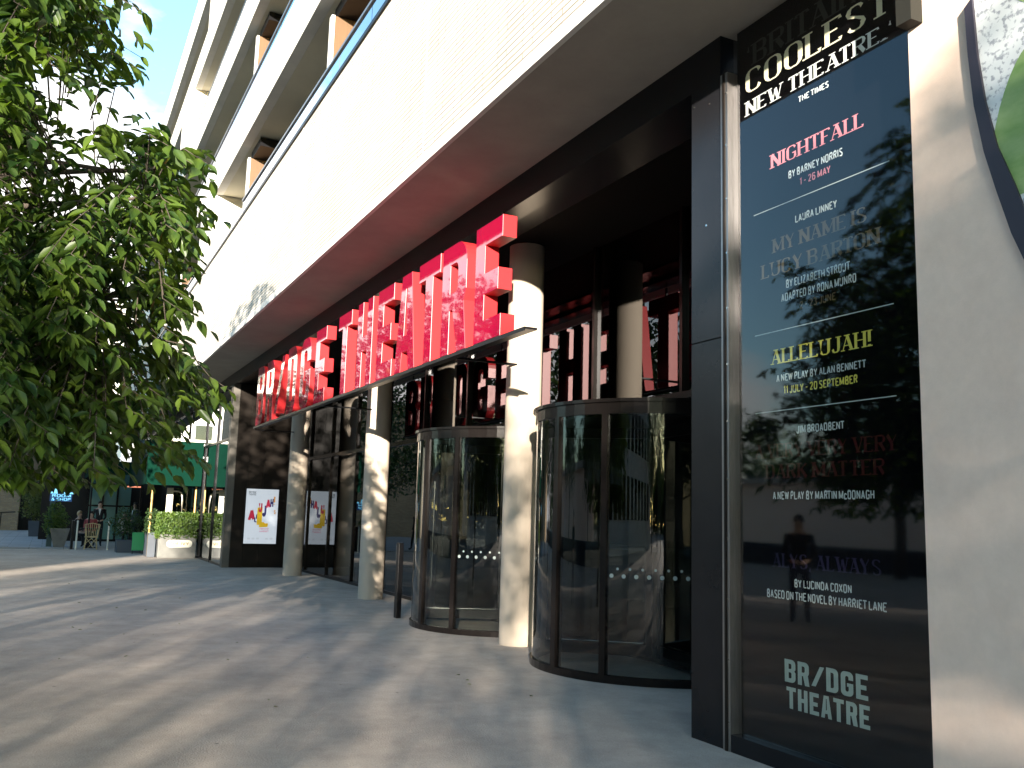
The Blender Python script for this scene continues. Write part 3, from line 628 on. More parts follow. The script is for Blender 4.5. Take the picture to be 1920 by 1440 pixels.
TX = [("'BRITAIN'S", -5.30, -3.92, 5.09, 0.17, 's', 'dgrey'),
("COOLEST", -5.31, -3.92, 4.880, 0.185, 's', 'cream'), ("NEW THEATRE.'", -5.31, -3.91, 4.702, 0.113, 's', 'pwhite'), ('THE TIMES', -4.75, -4.46, 4.588, 0.045, 'c', 'pwhite'),
('NIGHTFALL', -5.04, -4.16, 4.192, 0.104, 's', 'pink'), ('BY BARNEY NORRIS', -4.86, -4.35, 4.056, 0.056, 'c', 'pwhite'), ('1 – 26 MAY', -4.75, -4.46, 3.972, 0.053, 'c', 'pink'),
('LAURA LINNEY', -4.80, -4.41, 3.712, 0.055, 'c', 'pgrey'), ('MY NAME IS', -5.03, -4.16, 3.548, 0.101, 's', 'brown'), ('LUCY BARTON', -5.15, -4.06, 3.378, 0.104, 's', 'brown'),
('BY ELIZABETH STROUT', -4.90, -4.31, 3.260, 0.059, 'c', 'pgrey'), ('ADAPTED BY RONA MUNRO', -4.95, -4.26, 3.168, 0.059, 'c', 'pgrey'), ('2 – 23 JUNE', -4.77, -4.44, 3.085, 0.052, 'c', 'brown'),
('ALLELUJAH!', -5.06, -4.15, 2.729, 0.105, 's', 'yell'), ('A NEW PLAY BY ALAN BENNETT', -5.01, -4.20, 2.598, 0.052, 'c', 'pgrey'), ('11 JULY – 20 SEPTEMBER', -4.94, -4.27, 2.508, 0.054, 'c', 'yell'),
('JIM BROADBENT', -4.82, -4.39, 2.222, 0.053, 'c', 'pgrey'), ('A VERY VERY VERY', -5.24, -3.97, 2.064, 0.098, 's', 'dred'), ('DARK MATTER', -5.13, -4.07, 1.920, 0.098, 's', 'dred'), ('A NEW PLAY BY MARTIN McDONAGH', -5.06, -4.16, 1.772, 0.056, 'c', 'pgrey'),
('ALYS, ALWAYS', -5.07, -4.12, 1.310, 0.095, 's', 'dpur'), ('BY LUCINDA COXON', -4.86, -4.36, 1.185, 0.053, 'c', 'pgrey'), ('BASED ON THE NOVEL BY HARRIET LANE', -5.13, -4.09, 1.098, 0.056, 'c', 'pgrey')]
for t, x0, x1, z, hh, st, mm in TX:
    mb = MB(); text_mb(mb, t, st, pplace, x0, x1, z, hh); mb.build('text_line', mm, pp)
ln = MB()
for z in (3.884, 2.964, 2.391): ln.quad((-5.23, TY, z), (-3.97, TY, z), (-3.97, TY, z+0.006), (-5.23, TY, z+0.006))
ln.build('rule', 'pgrey', pp)
# logo at the foot
def flat_word(word, x0, x1, z0, hh, mm, parent, dxs=None):
    adv = []; x = 0
    for ch in word: adv.append(x); x += (0.76*(.93 if ch == 'E' else 1)+.16) if ch != '/' else .98
    tot = x-.16; sx = (x1-x0)/tot; sz = hh/1.38
    for k, ch in enumerate(word):
        me = curve_mesh('logo_letter', block_glyph(ch, t=.28, s=.25))
        me.transform(Matrix.Diagonal((sx, sz, 1, 1))); me.transform(rot); me.materials.clear(); me.materials.append(MT[mm])
        yield me, (x0+adv[k]*sx, z0)
for word, x0, x1, z in (('BR/DGE', -4.965, -4.25, 0.556), ('THEATRE', -4.95, -4.24, 0.388)):
    for me, (x, z_) in flat_word(word, x0, x1, z, 0.148 if word[0] == 'B' else 0.138, 'sage', pp):
        link('logo_letter', me, pp, (x+4.58, TY-(FY+0.06), z_))

# ================================================================== PALE WALL AND BANNER
pw = MB().box(-3.653, 7.0, FY-0.10, FY+0.6, 0, 5.449)
tag(pw.build('stone_wall', 'stonewall'), 'pale warm stone wall at the right edge, beside the black poster panel', 'wall')
fe = MB().box(-3.652, -3.545, FY-0.20, FY-0.103, 4.56, 5.449)
tag(fe.build('fascia_cap', mat('grey_green_metal', (0.022, 0.022, 0.019), 0.6, spec=0.1)), 'small grey metal fascia end over the top corner of the poster panel', 'metal cap')
bn = thing('printed_banner', (-2.6, FY-0.12, 3), 'banner printed with green leaves, curved dark border, on the pale stone wall', 'banner')
edge = [(-3.245, 4.49), (-3.235, 4.2), (-3.212, 3.9), (-3.165, 3.62), (-3.105, 3.39), (-3.03, 3.13), (-2.90, 2.80), (-2.72, 2.5), (-2.4, 2.2)]
inner = [(-3.195, 4.53), (-3.18, 4.2), (-3.145, 3.9), (-3.085, 3.62), (-3.00, 3.39), (-2.92, 3.13), (-2.79, 2.83), (-2.61, 2.56), (-2.33, 2.30)]
eb = MB(); V = []
for (a, b), (c, d) in zip(edge, inner):
    V += [(a, FY-0.135, b), (c, FY-0.135, d), (a, FY-0.101, b), (c, FY-0.101, d)]
n_ = len(edge); Fc = []
for i in range(n_-1):
    b = 4*i; Fc += [(b, b+1, b+5, b+4), (b+2, b+6, b+7, b+3), (b, b+4, b+6, b+2), (b+1, b+3, b+7, b+5)]
Fc += [(0, 2, 3, 1), (4*n_-4, 4*n_-3, 4*n_-1, 4*n_-2)]
eb.add(V, Fc); eb.build('dark_border', mat('dark_violet_print', (0.03, 0.026, 0.04), 0.5), bn)
bm = bpy.data.materials.new('leaf_print'); bm.use_nodes = True; t = bm.node_tree; b = t.nodes['Principled BSDF']; b.inputs['Roughness'].default_value = 0.5
tcn = t.nodes.new('ShaderNodeTexCoord'); n1 = t.nodes.new('ShaderNodeTexNoise'); n1.inputs['Scale'].default_value = 2.4; n1.inputs['Detail'].default_value = 2; n1.inputs['Distortion'].default_value = 0.6
mpp = t.nodes.new('ShaderNodeMapping'); mpp.inputs['Location'].default_value = (0.25, 0, 0.12)
r1 = t.nodes.new('ShaderNodeValToRGB'); e = r1.color_ramp.elements; e[0].position = 0.2; e[0].color = (0.80, 0.82, 0.80, 1); e[1].position = 0.25; e[1].color = (0.78, 0.80, 0.80, 1)
n2 = t.nodes.new('ShaderNodeTexNoise'); n2.inputs['Scale'].default_value = 30; n2.inputs['Detail'].default_value = 4
r2 = t.nodes.new('ShaderNodeValToRGB'); r2.color_ramp.elements[0].position = 0.38; r2.color_ramp.elements[0].color = (0.35, 0.36, 0.42, 1); r2.color_ramp.elements[1].position = 0.48
mm_ = t.nodes.new('ShaderNodeMix'); mm_.data_type = 'RGBA'; mm_.blend_type = 'MULTIPLY'; mm_.inputs[0].default_value = 0.8
t.links.new(tcn.outputs['Object'], mpp.inputs[0]); t.links.new(mpp.outputs[0], n1.inputs['Vector']); t.links.new(n1.outputs[0], r1.inputs[0]); t.links.new(tcn.outputs['Object'], n2.inputs['Vector']); t.links.new(n2.outputs[0], r2.inputs[0])
t.links.new(r1.outputs[0], mm_.inputs[6]); t.links.new(r2.outputs[0], mm_.inputs[7]); t.links.new(mm_.outputs[2], b.inputs['Base Color'])
sh = MB(); V = [(a, FY-0.118, z) for a, z in inner]+[(-0.6, FY-0.118, 2.30), (-0.6, FY-0.118, 5.3), (-3.2, FY-0.118, 5.3)]
V2 = [(x, FY-0.102, z) for x, y, z in V]; k = len(V)
sh.add(V+V2, [tuple(range(k)), tuple(range(2*k-1, k-1, -1))]+[(i, (i+1) % k, k+(i+1) % k, k+i) for i in range(k)]); sh.build('printed_sheet', bm, bn)

LFM = mat('printed_leaf_green', (0.13, 0.27, 0.05), 0.5, col2=(0.36, 0.48, 0.20), vscale=2.5, stretch=(1, 1, 2.2))
for k, (cx_, cz_, a_, b_, tl) in enumerate(((-2.90, 4.90, .24, .60, .25), (-2.93, 3.72, .17, .40, -.15), (-2.2, 4.0, .3, .5, .3), (-2.0, 3.1, .3, .5, -.4))):
    lm_ = MB(); V = []
    for q in range(28):
        t_ = 2*math.pi*q/28; ex = a_*math.cos(t_)*(1-.25*math.sin(t_)); ez = b_*math.sin(t_)
        V.append((cx_+ex*math.cos(tl)-ez*math.sin(tl), FY-0.1205, cz_+ex*math.sin(tl)+ez*math.cos(tl)))
    V = [(x, y, min(max(z, 2.45), 5.25)) for x, y, z in V]
    lm_.add(V, [tuple(range(27, -1, -1))]); lm_.build('printed_leaf', LFM, bn)

# ================================================================== SCREEN POSTER ON RETURN WALL
sc = thing('display_screen', (-26.79, 5.44, 0.6), 'lit white portrait screen with colourful tilted ALLELUJAH! lettering on the dark return wall', 'screen')
Box('bezel', 'black', sc, -26.798, -26.762, 4.97, 5.93, 0.62, 2.22)
MT['scr'] = mat('lit_screen', (0.25, 0.27, 0.3), 0.3, emit=(0.80, 0.88, 0.97), estr=0.13)
MB().quad((-26.757, 5.0, 0.66), (-26.757, 5.90, 0.66), (-26.757, 5.90, 2.18), (-26.757, 5.0, 2.18)).build('screen_face', 'scr', sc)
cols = {'r': (0.62, 0.02, 0.07), 'b': (0.03, 0.03, 0.16), 'y': (0.85, 0.55, 0.02), 'o': (0.85, 0.40, 0.10), 'p': (0.75, 0.25, 0.35), 'g': (0.45, 0.48, 0.5), 'd': (0.08, 0.1, 0.1)}
for k, c in cols.items(): MT['sc_'+k] = mat('screen_ink_'+{'r': 'red', 'b': 'navy', 'y': 'yellow', 'o': 'orange', 'p': 'pink', 'g': 'grey', 'd': 'dark'}[k], tuple(q*.4 for q in c), 0.4, emit=c, estr=0.11)
def splace(y, z, lay): return (-26.754+lay, y, z)
al = [('A', .08, .20, 1.27, .33, 'r', 10), ('L', .255, .08, 1.25, .15, 'b', 0), ('E', .30, .07, 1.34, .14, 'b', 8), ('L', .33, .32, 1.11, .62, 'y', 4), ('U', .36, .10, 1.56, .25, 'r', 0), ('J', .46, .12, 1.44, .31, 'b', 4),
      ('A', .555, .13, 1.63, .28, 'r', 10), ('H', .675, .09, 1.65, .29, 'b', 10), ('!', .76, .06, 1.73, .27, 'o', 8), ('S', .79, .05, 1.50, .10, 'o', 0)]
for i, (ch, y, wd, z, hh, c, ang) in enumerate(al):
    mb = MB(); tw, qs = text_strokes(ch, 'b' if ch != '!' else 'w'); ca, sa = math.cos(R(ang)), math.sin(R(ang))
    for j, st in enumerate(qs):
        for q in st:
            mb.add([splace(5.0+y+(px_/tw*wd)*ca, z+pz_*hh*ca+(px_/tw*wd)*sa, i*.0006+j*.0001) for px_, pz_ in q], [(0, 1, 2, 3)])
    mb.build('printed_letter', 'sc_'+c, sc)
mb = MB()
for k in range(6):
    if k != 3: text_mb(mb, 'OO', 'w', splace, 5.10+.125*k, 5.17+.125*k, .78, .04)
mb.build('printed_badges', 'sc_g', sc)
mb = MB(); text_mb(mb, 'BR/DGE', 'c', splace, 5.07, 5.27, 2.06, .055); text_mb(mb, 'THEATRE', 'c', splace, 5.07, 5.27, 1.995, .055); mb.build('printed_logo', 'sc_d', sc)
mb = MB(); text_mb(mb, 'A NEW PLAY BY', 'c', splace, 5.42, 5.68, 1.05, .05); text_mb(mb, 'ALAN BENNETT', 'c', splace, 5.42, 5.68, 0.98, .05); mb.build('printed_caption', 'sc_p', sc)

# ================================================================== BOLLARD POST
bo = thing('push_button_post', (-14.0, 5.03, 0), 'slim black post with a small steel plate standing in front of the farther revolving door', 'post')
Box('post', 'black', bo, -14.06, -13.94, 4.99, 5.07, 0, 1.15, bevel=0.006)
Box('plate', 'steel', bo, -14.10, -14.062, 5.0, 5.06, 0.86, 1.12, bevel=0.004)

# ================================================================== CAFE TERRACE
def scatter_box(n, x0, x1, y0, y1, z0, z1, seed, ln=0.06, shell=True):
    r = np.random.RandomState(seed); P = r.rand(n, 3)*[x1-x0, y1-y0, z1-z0]+[x0, y0, z0]
    if shell:
        ax = r.randint(0, 5, n)
        P[ax == 0, 0] = x1+r.randn((ax == 0).sum())*.03; P[ax == 1, 0] = x0+r.randn((ax == 1).sum())*.03
        P[ax == 2, 1] = y0+r.randn((ax == 2).sum())*.03; P[ax == 3, 2] = z1+r.randn((ax == 3).sum())*.03
    return P, r
def leafblob(name, m, parent, P, r, ln=0.07):
    n = len(P); d = r.randn(n, 3); d[:, 2] += .3; nr = r.randn(n, 3); l = ln*(.7+.6*r.rand(n))
    o = link(name, leafmesh(name, P, d, nr, l, l*.6, m, wloc(parent)), parent); return o
def scatter_ell(n, c, rad, seed, pw_=.45):
    r = np.random.RandomState(seed); d = r.randn(n, 3); d /= np.linalg.norm(d, axis=1, keepdims=True)
    rr_ = r.rand(n, 1)**pw_; lump = 1+.16*np.sin(d[:, :1]*5+1)*np.cos(d[:, 1:2]*6)+.1*np.sin(d[:, 2:]*9)
    return np.array(c)+d*rr_*lump*np.array(rad), r

pl = thing('cafe_planter', (-31.9, 3.94, 0), 'zinc planter with pale oval plaque and clipped green hedge at the terrace corner', 'planter')
Box('planter_box', 'zinc', pl, -32.15, -31.7, 3.29, 4.44, 0, 0.74, bevel=0.012)
P, r = scatter_box(5200, -32.15, -31.68, 3.27, 4.46, 0.62, 1.37, 3); leafblob('hedge', 'leafh', pl, P, r, .065)
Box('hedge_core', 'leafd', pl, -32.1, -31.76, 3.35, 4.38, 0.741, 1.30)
pm = curve_mesh('plaque', [rr(0, 0, .78, .23, .11, .11, .11, .11)], 0.006); pm.transform(Matrix(((0, 0, 1, 0), (1, 0, 0, 0), (0, 1, 0, 0), (0, 0, 0, 1)))); pm.materials.clear(); pm.materials.append(MT['postw'])
po = link('plaque', pm, pl, (-31.692+31.9, 3.54-3.94, 0.34))
mb = MB(); text_mb(mb, 'THE IVY', 'w', lambda y, z, l: (-31.684+l, y, z), 3.64, 4.22, 0.405, 0.10); mb.build('plaque_letters', 'gold', pl)
ps = thing('slate_planter', (-32.7, 3.2, 0), 'narrow slate-dark planter box tucked behind the zinc planter', 'planter')
Box('planter_box', 'slate', ps, -33.4, -32.2, 3.02, 3.26, 0, 0.78, bevel=0.01)
P, r = scatter_box(500, -33.4, -32.2, 3.0, 3.28, 0.7, 1.45, 5); leafblob('shrub', 'leafd', ps, P, r, .07)
pd = thing('dark_planter', (-35.5, 2.75, 0), 'low dark trough planter with a loose dark bush beside the green board', 'planter')
Box('planter_box', 'slate', pd, -36.0, -35.2, 2.3, 3.1, 0, 0.42, bevel=0.01)
P, r = scatter_ell(900, (-35.6, 2.62, .98), (.45, .62, .55), 6); leafblob('bush', 'leafd', pd, P, r, .08)
ab = thing('green_board', (-34.3, 2.95, 0), 'small green A-board standing by the dark trough planter', 'sign')
MB().add([], []) if False else None
m_ = MB(); m_.add([(-34.25, 2.72, .12), (-34.25, 3.10, .12), (-34.38, 3.10, .72), (-34.38, 2.72, .72), (-34.29, 2.72, .12), (-34.29, 3.10, .12), (-34.42, 3.10, .72), (-34.42, 2.72, .72)], [(0, 1, 2, 3), (7, 6, 5, 4), (0, 4, 5, 1), (1, 5, 6, 2), (2, 6, 7, 3), (3, 7, 4, 0)])
m_.build('board', mat('bright_green_paint', (0.02, 0.30, 0.08), 0.5), ab)
for y in (2.75, 3.07): MB().tube([(-34.25, y, 0), (-34.40, y, .70)], .012).build('leg', 'black', ab)
mb = MB(); text_mb(mb, 'OPEN', 'w', lambda y, z, l: (-34.262-(z-.17)*.217+.012+l, y, z), 2.80, 3.02, .19, .07) if False else None

# green canopies
aw = thing('green_canopy', (-35, 3.66, 2.3), 'deep box canopy of bright green canvas over the terrace next to the glazing', 'awning')
cb = MB(); cb.box(-38.5, -31.72, 2.78, 2.82, 2.32, 3.70); cb.box(-31.76, -31.70, 2.82, 4.46, 2.30, 3.72); cb.build('canvas', 'green', aw)
MB().box(-38.5, -31.78, 2.83, 4.46, 3.62, 3.68).build('canvas_top', 'green', aw)
MB().box(-31.80, -31.66, 2.74, 4.50, 3.722, 3.80).build('edge_rail', 'postw', aw)
for y in (3.05, 4.40): MB().tube([(-32.3, y, 0), (-32.3, y, 2.62)], .035).build('post', 'gold', aw)
aw2 = thing('teal_canopy', (-41, 2.4, 2.4), 'farther teal canopy with a dark valance reaching out over the cafe tables', 'awning')
cb = MB(); cb.box(-45, -38.54, 1.42, 1.46, 2.75, 3.3); cb.box(-38.58, -38.52, 1.46, 3.3, 2.78, 3.28); cb.build('canvas', 'green', aw2)
Box('canvas_top', 'green', aw2, -45, -38.6, 1.47, 3.3, 3.2, 3.25)
Box('valance', 'teal', aw2, -38.56, -38.50, 1.44, 3.3, 2.42, 2.775)
for y in (1.5, 3.25): MB().tube([(-38.7, y, 0), (-38.7, y, 3.2)], .03).build('post', 'black', aw2)
# heater strip under the canopy
ht = MB().box(-38.9, -38.82, 2.75, 3.25, 2.32, 2.37)
tag(ht.build('patio_heater', mat('heater_element', (0.5, 0.1, 0.05), 0.4, emit=(1, .35, .2), estr=0.25)), 'thin glowing red heater bar hanging under the teal canopy valance', 'heater')
# cream door frame with curved handle
df = thing('terrace_door', (-33.2, 3.72, 0), 'cream door stile with a curved white pull handle behind the hedge', 'door')
Box('stile', 'postw', df, -33.3, -33.2, 3.60, 3.80, 0, 2.25, bevel=.01)
MB().tube([(-33.18, 3.86, .6), (-33.18, 4.06, .62), (-33.18, 4.10, .75), (-33.18, 4.10, 1.9), (-33.18, 4.06, 2.08), (-33.18, 3.96, 2.14), (-33.18, 3.80, 2.14)], .028).build('handle', 'postw', df)
Box('door_glass', 'glassw', df, -33.28, -33.26, 3.802, 4.4, 0.1, 2.25)
# dark timber wall deep in the terrace
tw_ = thing('cafe_building', (-46, 3, 0), 'dark cafe front with tall teal framed glass doors at the back of the terrace', 'cafe')
Box('back_wall', 'black', tw_, -46.3, -46.0, -0.2, 4.4, 0, 3.6)
for k, y in enumerate((1.95, 2.55, 3.15)):
    o = MB().box(-45.99, -45.93, y-.28, y+.28, 0.1, 2.5).build('glass_door', mat('pale_teal_glass_%d' % k, (0.10, 0.22, 0.19), 0.25), tw_)
    MB().box(-45.928, -45.90, y-.30, y-.24, 0, 2.55).build('door_stile', 'black', o)
    MB().box(-45.928, -45.91, y-.24, y+.28, 1.55, 1.62).build('door_rail', 'black', o)
# shop sign
si = thing('neon_shop_sign', (-38.3, .46, 0), 'blue lit crown-shaped ROOM & SHOP sign on a dark teal post between the potted bushes', 'sign')
SB = mat('sign_dark_blue', (0.01, 0.05, 0.16), 0.4, emit=(0.02, .12, .4), estr=.06)
MB().box(-38.34, -38.28, .10, .84, 1.70, 1.98).build('sign_board', SB, si)
MT['neon'] = mat('neon_cyan', (0.3, 0.7, 0.9), 0.4, emit=(0.25, 0.72, 1.0), estr=0.27)
mb = MB(); PL = lambda y, z, l: (-38.274+l, y, z)
text_mb(mb, '& SHOP', 'w', PL, .15, .80, 1.73, .10); text_mb(mb, 'ROOM', 'w', PL, .17, .80, 1.86, .10); mb.build('neon_letters', 'neon', si)
cm = MB()
for y, z in ((.14, 2.05), (.28, 2.16), (.62, 2.16), (.81, 2.05)): cm.add([(-38.30, y-.07, 1.981), (-38.30, y+.07, 1.981), (-38.30, y+.03, z), (-38.30, y-.03, z), (-38.33, y-.07, 1.981), (-38.33, y+.07, 1.981), (-38.33, y+.03, z), (-38.33, y-.03, z)], [(0, 1, 2, 3), (7, 6, 5, 4), (0, 3, 7, 4), (1, 5, 6, 2), (2, 6, 7, 3)])
cm.build('crown_points', 'neon', si)
Box('post', mat('teal_post', (0.02, 0.06, 0.06), .5), si, -38.36, -38.26, .12, .30, 0, 1.70)
# bushes in pots
b1 = thing('potted_bush', (-50, -.35, .06), 'tall rounded olive-green bush in a dark square pot on the pavement', 'potted plant')
m_ = MB(); m_.add([(-50.3, -.62, .06), (-49.7, -.62, .06), (-49.7, -.02, .06), (-50.3, -.02, .06), (-50.36, -.68, .78), (-49.64, -.68, .78), (-49.64, .04, .78), (-50.36, .04, .78)], [(0, 3, 2, 1), (4, 5, 6, 7), (0, 1, 5, 4), (1, 2, 6, 5), (2, 3, 7, 6), (3, 0, 4, 7)]); m_.build('pot', 'slate', b1)
P, r = scatter_ell(2200, (-50, -.3, 1.75), (.75, .82, 1.15), 8); leafblob('bush', 'leafo', b1, P, r, .10)
b2 = thing('potted_bush', (-38.2, .35, .06), 'bright green bush spilling over a pale stone pot beside the terrace screen', 'potted plant')
m_ = MB(); m_.add([(-38.4, .36, .06), (-37.9, .36, .06), (-37.9, .72, .06), (-38.4, .72, .06), (-38.46, .20, .72), (-37.84, .20, .72), (-37.84, .86, .72), (-38.46, .86, .72)], [(0, 3, 2, 1), (4, 5, 6, 7), (0, 1, 5, 4), (1, 2, 6, 5), (2, 3, 7, 6), (3, 0, 4, 7)]); m_.build('pot', 'zinc', b2)
P, r = scatter_ell(1300, (-38.15, .36, 1.0), (.36, .42, .66), 9); leafblob('bush', 'leafh', b2, P, r, .08)
# barrier posts, screen, chair, table
for y, lab in ((1.08, 'left'), (2.12, 'right')):
    o = MB().cyl(-37.1, y, 0, 1.0, .03, n=12).cyl(-37.1, y, 1.0, 1.04, .04, .02, n=12).build('barrier_post', 'postw')
    tag(o, 'thin cream barrier post at the %s side of the rattan chair' % lab, 'post', 'cream barrier posts round the terrace')
tag(MB().box(-38.6, -37.6, .92, 1.0, 0, 1.02).build('terrace_screen', 'black'), 'black low terrace screen between the stone pot and the cafe tables', 'screen')
def chair(x, y, rz, lab):
    c = thing('rattan_chair', (0, 0, 0), lab, 'chair', 'rattan cafe chairs')
    s = MB().cyl(0, 0, .43, .47, .23, n=20); s.build('seat', 'cane', c)
    for sx in (-1, 1):
        for sy in (-1, 1): MB().tube([(sx*.17, sy*.17, .43), (sx*.21, sy*.21, 0)], .017).build('leg', 'cane', c)
    bk = MB(); bk.tube([(.2, -.19, .45), (.25, -.25, .9), (.26, 0, .95), (.25, .25, .9), (.2, .19, .45)], .018)
    for k in range(-3, 4): bk.tube([(.21, k*.055, .47), (.255, k*.07, .93)], .011)
    for sg2 in (-1, 1): bk.tube([(.24, sg2*.2, .46), (.23, -sg2*.1, .05)], .012); bk.tube([(.22, sg2*.19, .22), (.235, 0, .40)], .012)
    bk.build('backrest', 'cane', c)
    c.location = (x, y, 0); c.rotation_euler = (0, 0, rz); return c
chair(-37.55, 1.58, 0, 'rattan cafe chair standing between the two cream barrier posts')
def copy_tree(o, parent=None):
    c = o.copy(); COL.objects.link(c); c.parent = parent
    for ch in list(o.children): copy_tree(ch, c)
    return c
tb = thing('cafe_table', (-38.9, 1.6, 0), 'small dark round cafe table behind the rattan chair', 'table')
MB().cyl(-38.9, 1.6, .70, .74, .38, n=24).build('tabletop', 'black', tb); MB().cyl(-38.9, 1.6, .03, .70, .03, n=10).build('stem', 'black', tb); MB().cyl(-38.9, 1.6, 0, .03, .22, n=20).build('foot', 'black', tb)

# ---- people
SK = mat('skin', (0.50, 0.32, 0.23), 0.5); HR = mat('dark_hair', (0.02, 0.015, 0.012), 0.5); HF = mat('fair_hair', (0.35, 0.25, 0.13), 0.5)
BK = mat('black_cloth', (0.012, 0.012, 0.014), 0.8); NV = mat('navy_cloth', (0.02, 0.025, 0.05), 0.8); GR = mat('pale_grey_cloth', (0.40, 0.40, 0.38), 0.8); WT = mat('white_cloth', (0.75, 0.75, 0.72), 0.8); RD = mat('dull_red_cloth', (0.30, 0.05, 0.05), 0.8)
def skin_body(name, verts, edges, rad, mats, matfn):
    me = bpy.data.meshes.new(name); me.from_pydata(verts, edges, [])
    o = bpy.data.objects.new(name, me); COL.objects.link(o)
    md = o.modifiers.new('s', 'SKIN'); md.use_smooth_shade = True
    for i, sv in enumerate(me.skin_vertices[0].data): sv.radius = rad[i] if isinstance(rad[i], tuple) else (rad[i], rad[i]); sv.use_root = (i == 0)
    sd = o.modifiers.new('d', 'SUBSURF'); sd.levels = 2; sd.render_levels = 2
    dg = bpy.context.evaluated_depsgraph_get(); m2 = bpy.data.meshes.new_from_object(o.evaluated_get(dg)); bpy.data.objects.remove(o)
    m2.materials.clear()
    for m in mats: m2.materials.append(m)
    for p in m2.polygons: p.material_index = matfn(p.center); p.use_smooth = True
    m2.name = name; return m2
def person(loc, rz, lab, pose='stand', top=BK, leg=BK, hair=HR, shirt=None, longhair=False):
    root = thing('person', (0, 0, 0), lab, 'person')
    sit = pose == 'sit'; z = -.40 if sit else 0
    V = [(0, 0, .96+z), (0, 0, 1.18+z), (.01, 0, 1.38+z), (.01, 0, 1.50+z), (.02, 0, 1.58+z), (.03, 0, 1.70+z)]
    Rd = [(.15, .11), (.145, .105), (.17, .10), .055, (.075, .088), (.07, .08)]
    E = [(0, 1), (1, 2), (2, 3), (3, 4), (4, 5)]
    for s in (-1, 1):
        b = len(V)
        V += [(0, s*.19, 1.41+z), (-.02, s*.24, 1.13+z), (.13 if pose != 'walk' else .02, s*(.13 if pose != 'walk' else .25), .98+z+(.04 if pose == 'stand' else 0)), (.20 if pose != 'walk' else .07, s*(.05 if pose != 'walk' else .25), .99+z if pose != 'walk' else .80)]
        Rd += [.058, .045, .032, (.030, .02)]; E += [(2, b), (b, b+1), (b+1, b+2), (b+2, b+3)]
        # thumb and fingers
        hx, hy, hz = V[b+3]
        for q in range(4):
            V.append((hx+.055-.006*abs(q-1.5), hy-s*.02, hz-.03+.02*q)); Rd.append(.009); E.append((b+3, len(V)-1))
        V.append((hx+.02, hy+.03*s, hz+.045)); Rd.append(.010); E.append((b+3, len(V)-1))
        b = len(V)
        if sit: V += [(.05, s*.10, .50), (.44, s*.12, .50), (.42, s*.12, .08), (.55, s*.13, .03)]
        elif pose == 'walk': V += [(0, s*.10, .88), (.08*s+.05, s*.10, .50), (.20*s-.03, s*.10, .08), (.20*s+.10, s*.11, .03)]
        else: V += [(0, s*.10, .88), (.02, s*.11, .50), (-.01, s*.12, .08), (.12, s*.14, .03)]
        Rd += [(.085, .085), .06, .042, (.04, .03)]; E += [(0, b), (b, b+1), (b+1, b+2), (b+2, b+3)]
    def mf(c):
        if c.z > 1.45+z: return 0
        if c.x > (.14 if pose != 'walk' else -.1) and (.93+z < c.z < 1.06+z if pose != 'walk' else (.72 < c.z < .86 and abs(c.y) > .2)): return 0
        if c.z > .98+z: return 1
        if c.z < .07: return 3
        return 2
    link('body', skin_body('body', V, E, Rd, [SK, top, leg, BK], mf), root)
    hm = MB(); n1, n2 = 8, 14; cz = 1.665+z; VV = []
    for i in range(n1+1):
        ph = math.pi*(i/n1)*(.52 if not longhair else .75)
        for k in range(n2):
            th = 2*math.pi*k/n2; rx, ry, rz_ = .108, .092, .118
            fx = math.cos(th)*math.sin(ph); zz = cz+rz_*math.cos(ph)
            x_ = .012+rx*fx; x_ = min(x_, .045+.05*max(0, math.cos(ph)))
            VV.append((x_, ry*math.sin(th)*math.sin(ph), zz))
    FF = []
    for i in range(n1):
        for k in range(n2): FF.append((i*n2+k, (i+1)*n2+k, (i+1)*n2+(k+1) % n2, i*n2+(k+1) % n2))
    hm.add(VV, FF, True); hm.build('hair', hair, root)
    fc = MB()
    fc.add([(.092, -.012, 1.625+z), (.092, .012, 1.625+z), (.118, 0, 1.618+z), (.096, 0, 1.665+z)], [(0, 1, 2), (0, 2, 3), (1, 3, 2)])
    fc.build('nose', SK, root)
    ey = MB()
    for s in (-1, 1): ey.tube([(.085, s*.032, 1.655+z), (.098, s*.032, 1.655+z)], .009, n=6)
    ey.tube([(.094, -.02, 1.585+z), (.094, .02, 1.585+z)], .005, n=5)
    ey.build('eyes_and_mouth', HR, root)
    if shirt:
        sm = MB(); sm.add([(.112, -.05, 1.46+z), (.112, .05, 1.46+z), (.125, 0, 1.20+z), (.02, -.06, 1.49+z), (.02, .06, 1.49+z)], [(0, 2, 1), (0, 1, 4, 3)]); sm.build('shirt', shirt, root)
    root.location = loc; root.rotation_euler = (0, 0, rz); return root
person((-40.6, 1.93, 0), 0.0, 'person in a black suit and white shirt standing behind the rattan chair', 'stand', BK, BK, HR, WT)
person((-39.6, 1.18, 0), 0.9, 'fair-haired person in dark clothes seated by the black terrace screen', 'sit', BK, BK, HF, None, True)
person((-40.0, 1.62, 0), -0.3, 'dark-haired person in dull red seated behind the small cafe table', 'sit', RD, BK, HR)
person((-42.5, 3.0, 0), 0.2, 'person in pale grey seated at the back under the teal canopy', 'sit', GR, BK, HR)
person((-42.0, 3.35, 0), -1.2, 'person in dark navy standing by the terrace doors', 'stand', NV, NV, HR, WT)
person((-38.3, -1.86, .06), 1.4, 'person in dark clothes cut by the left edge of the picture', 'walk', NV, BK, HR, None)

person((-12.0, -2.3, 0), 0.75, 'person in dark clothes standing under the plaza tree, mirrored in the poster glass', 'stand', BK, NV, HR)

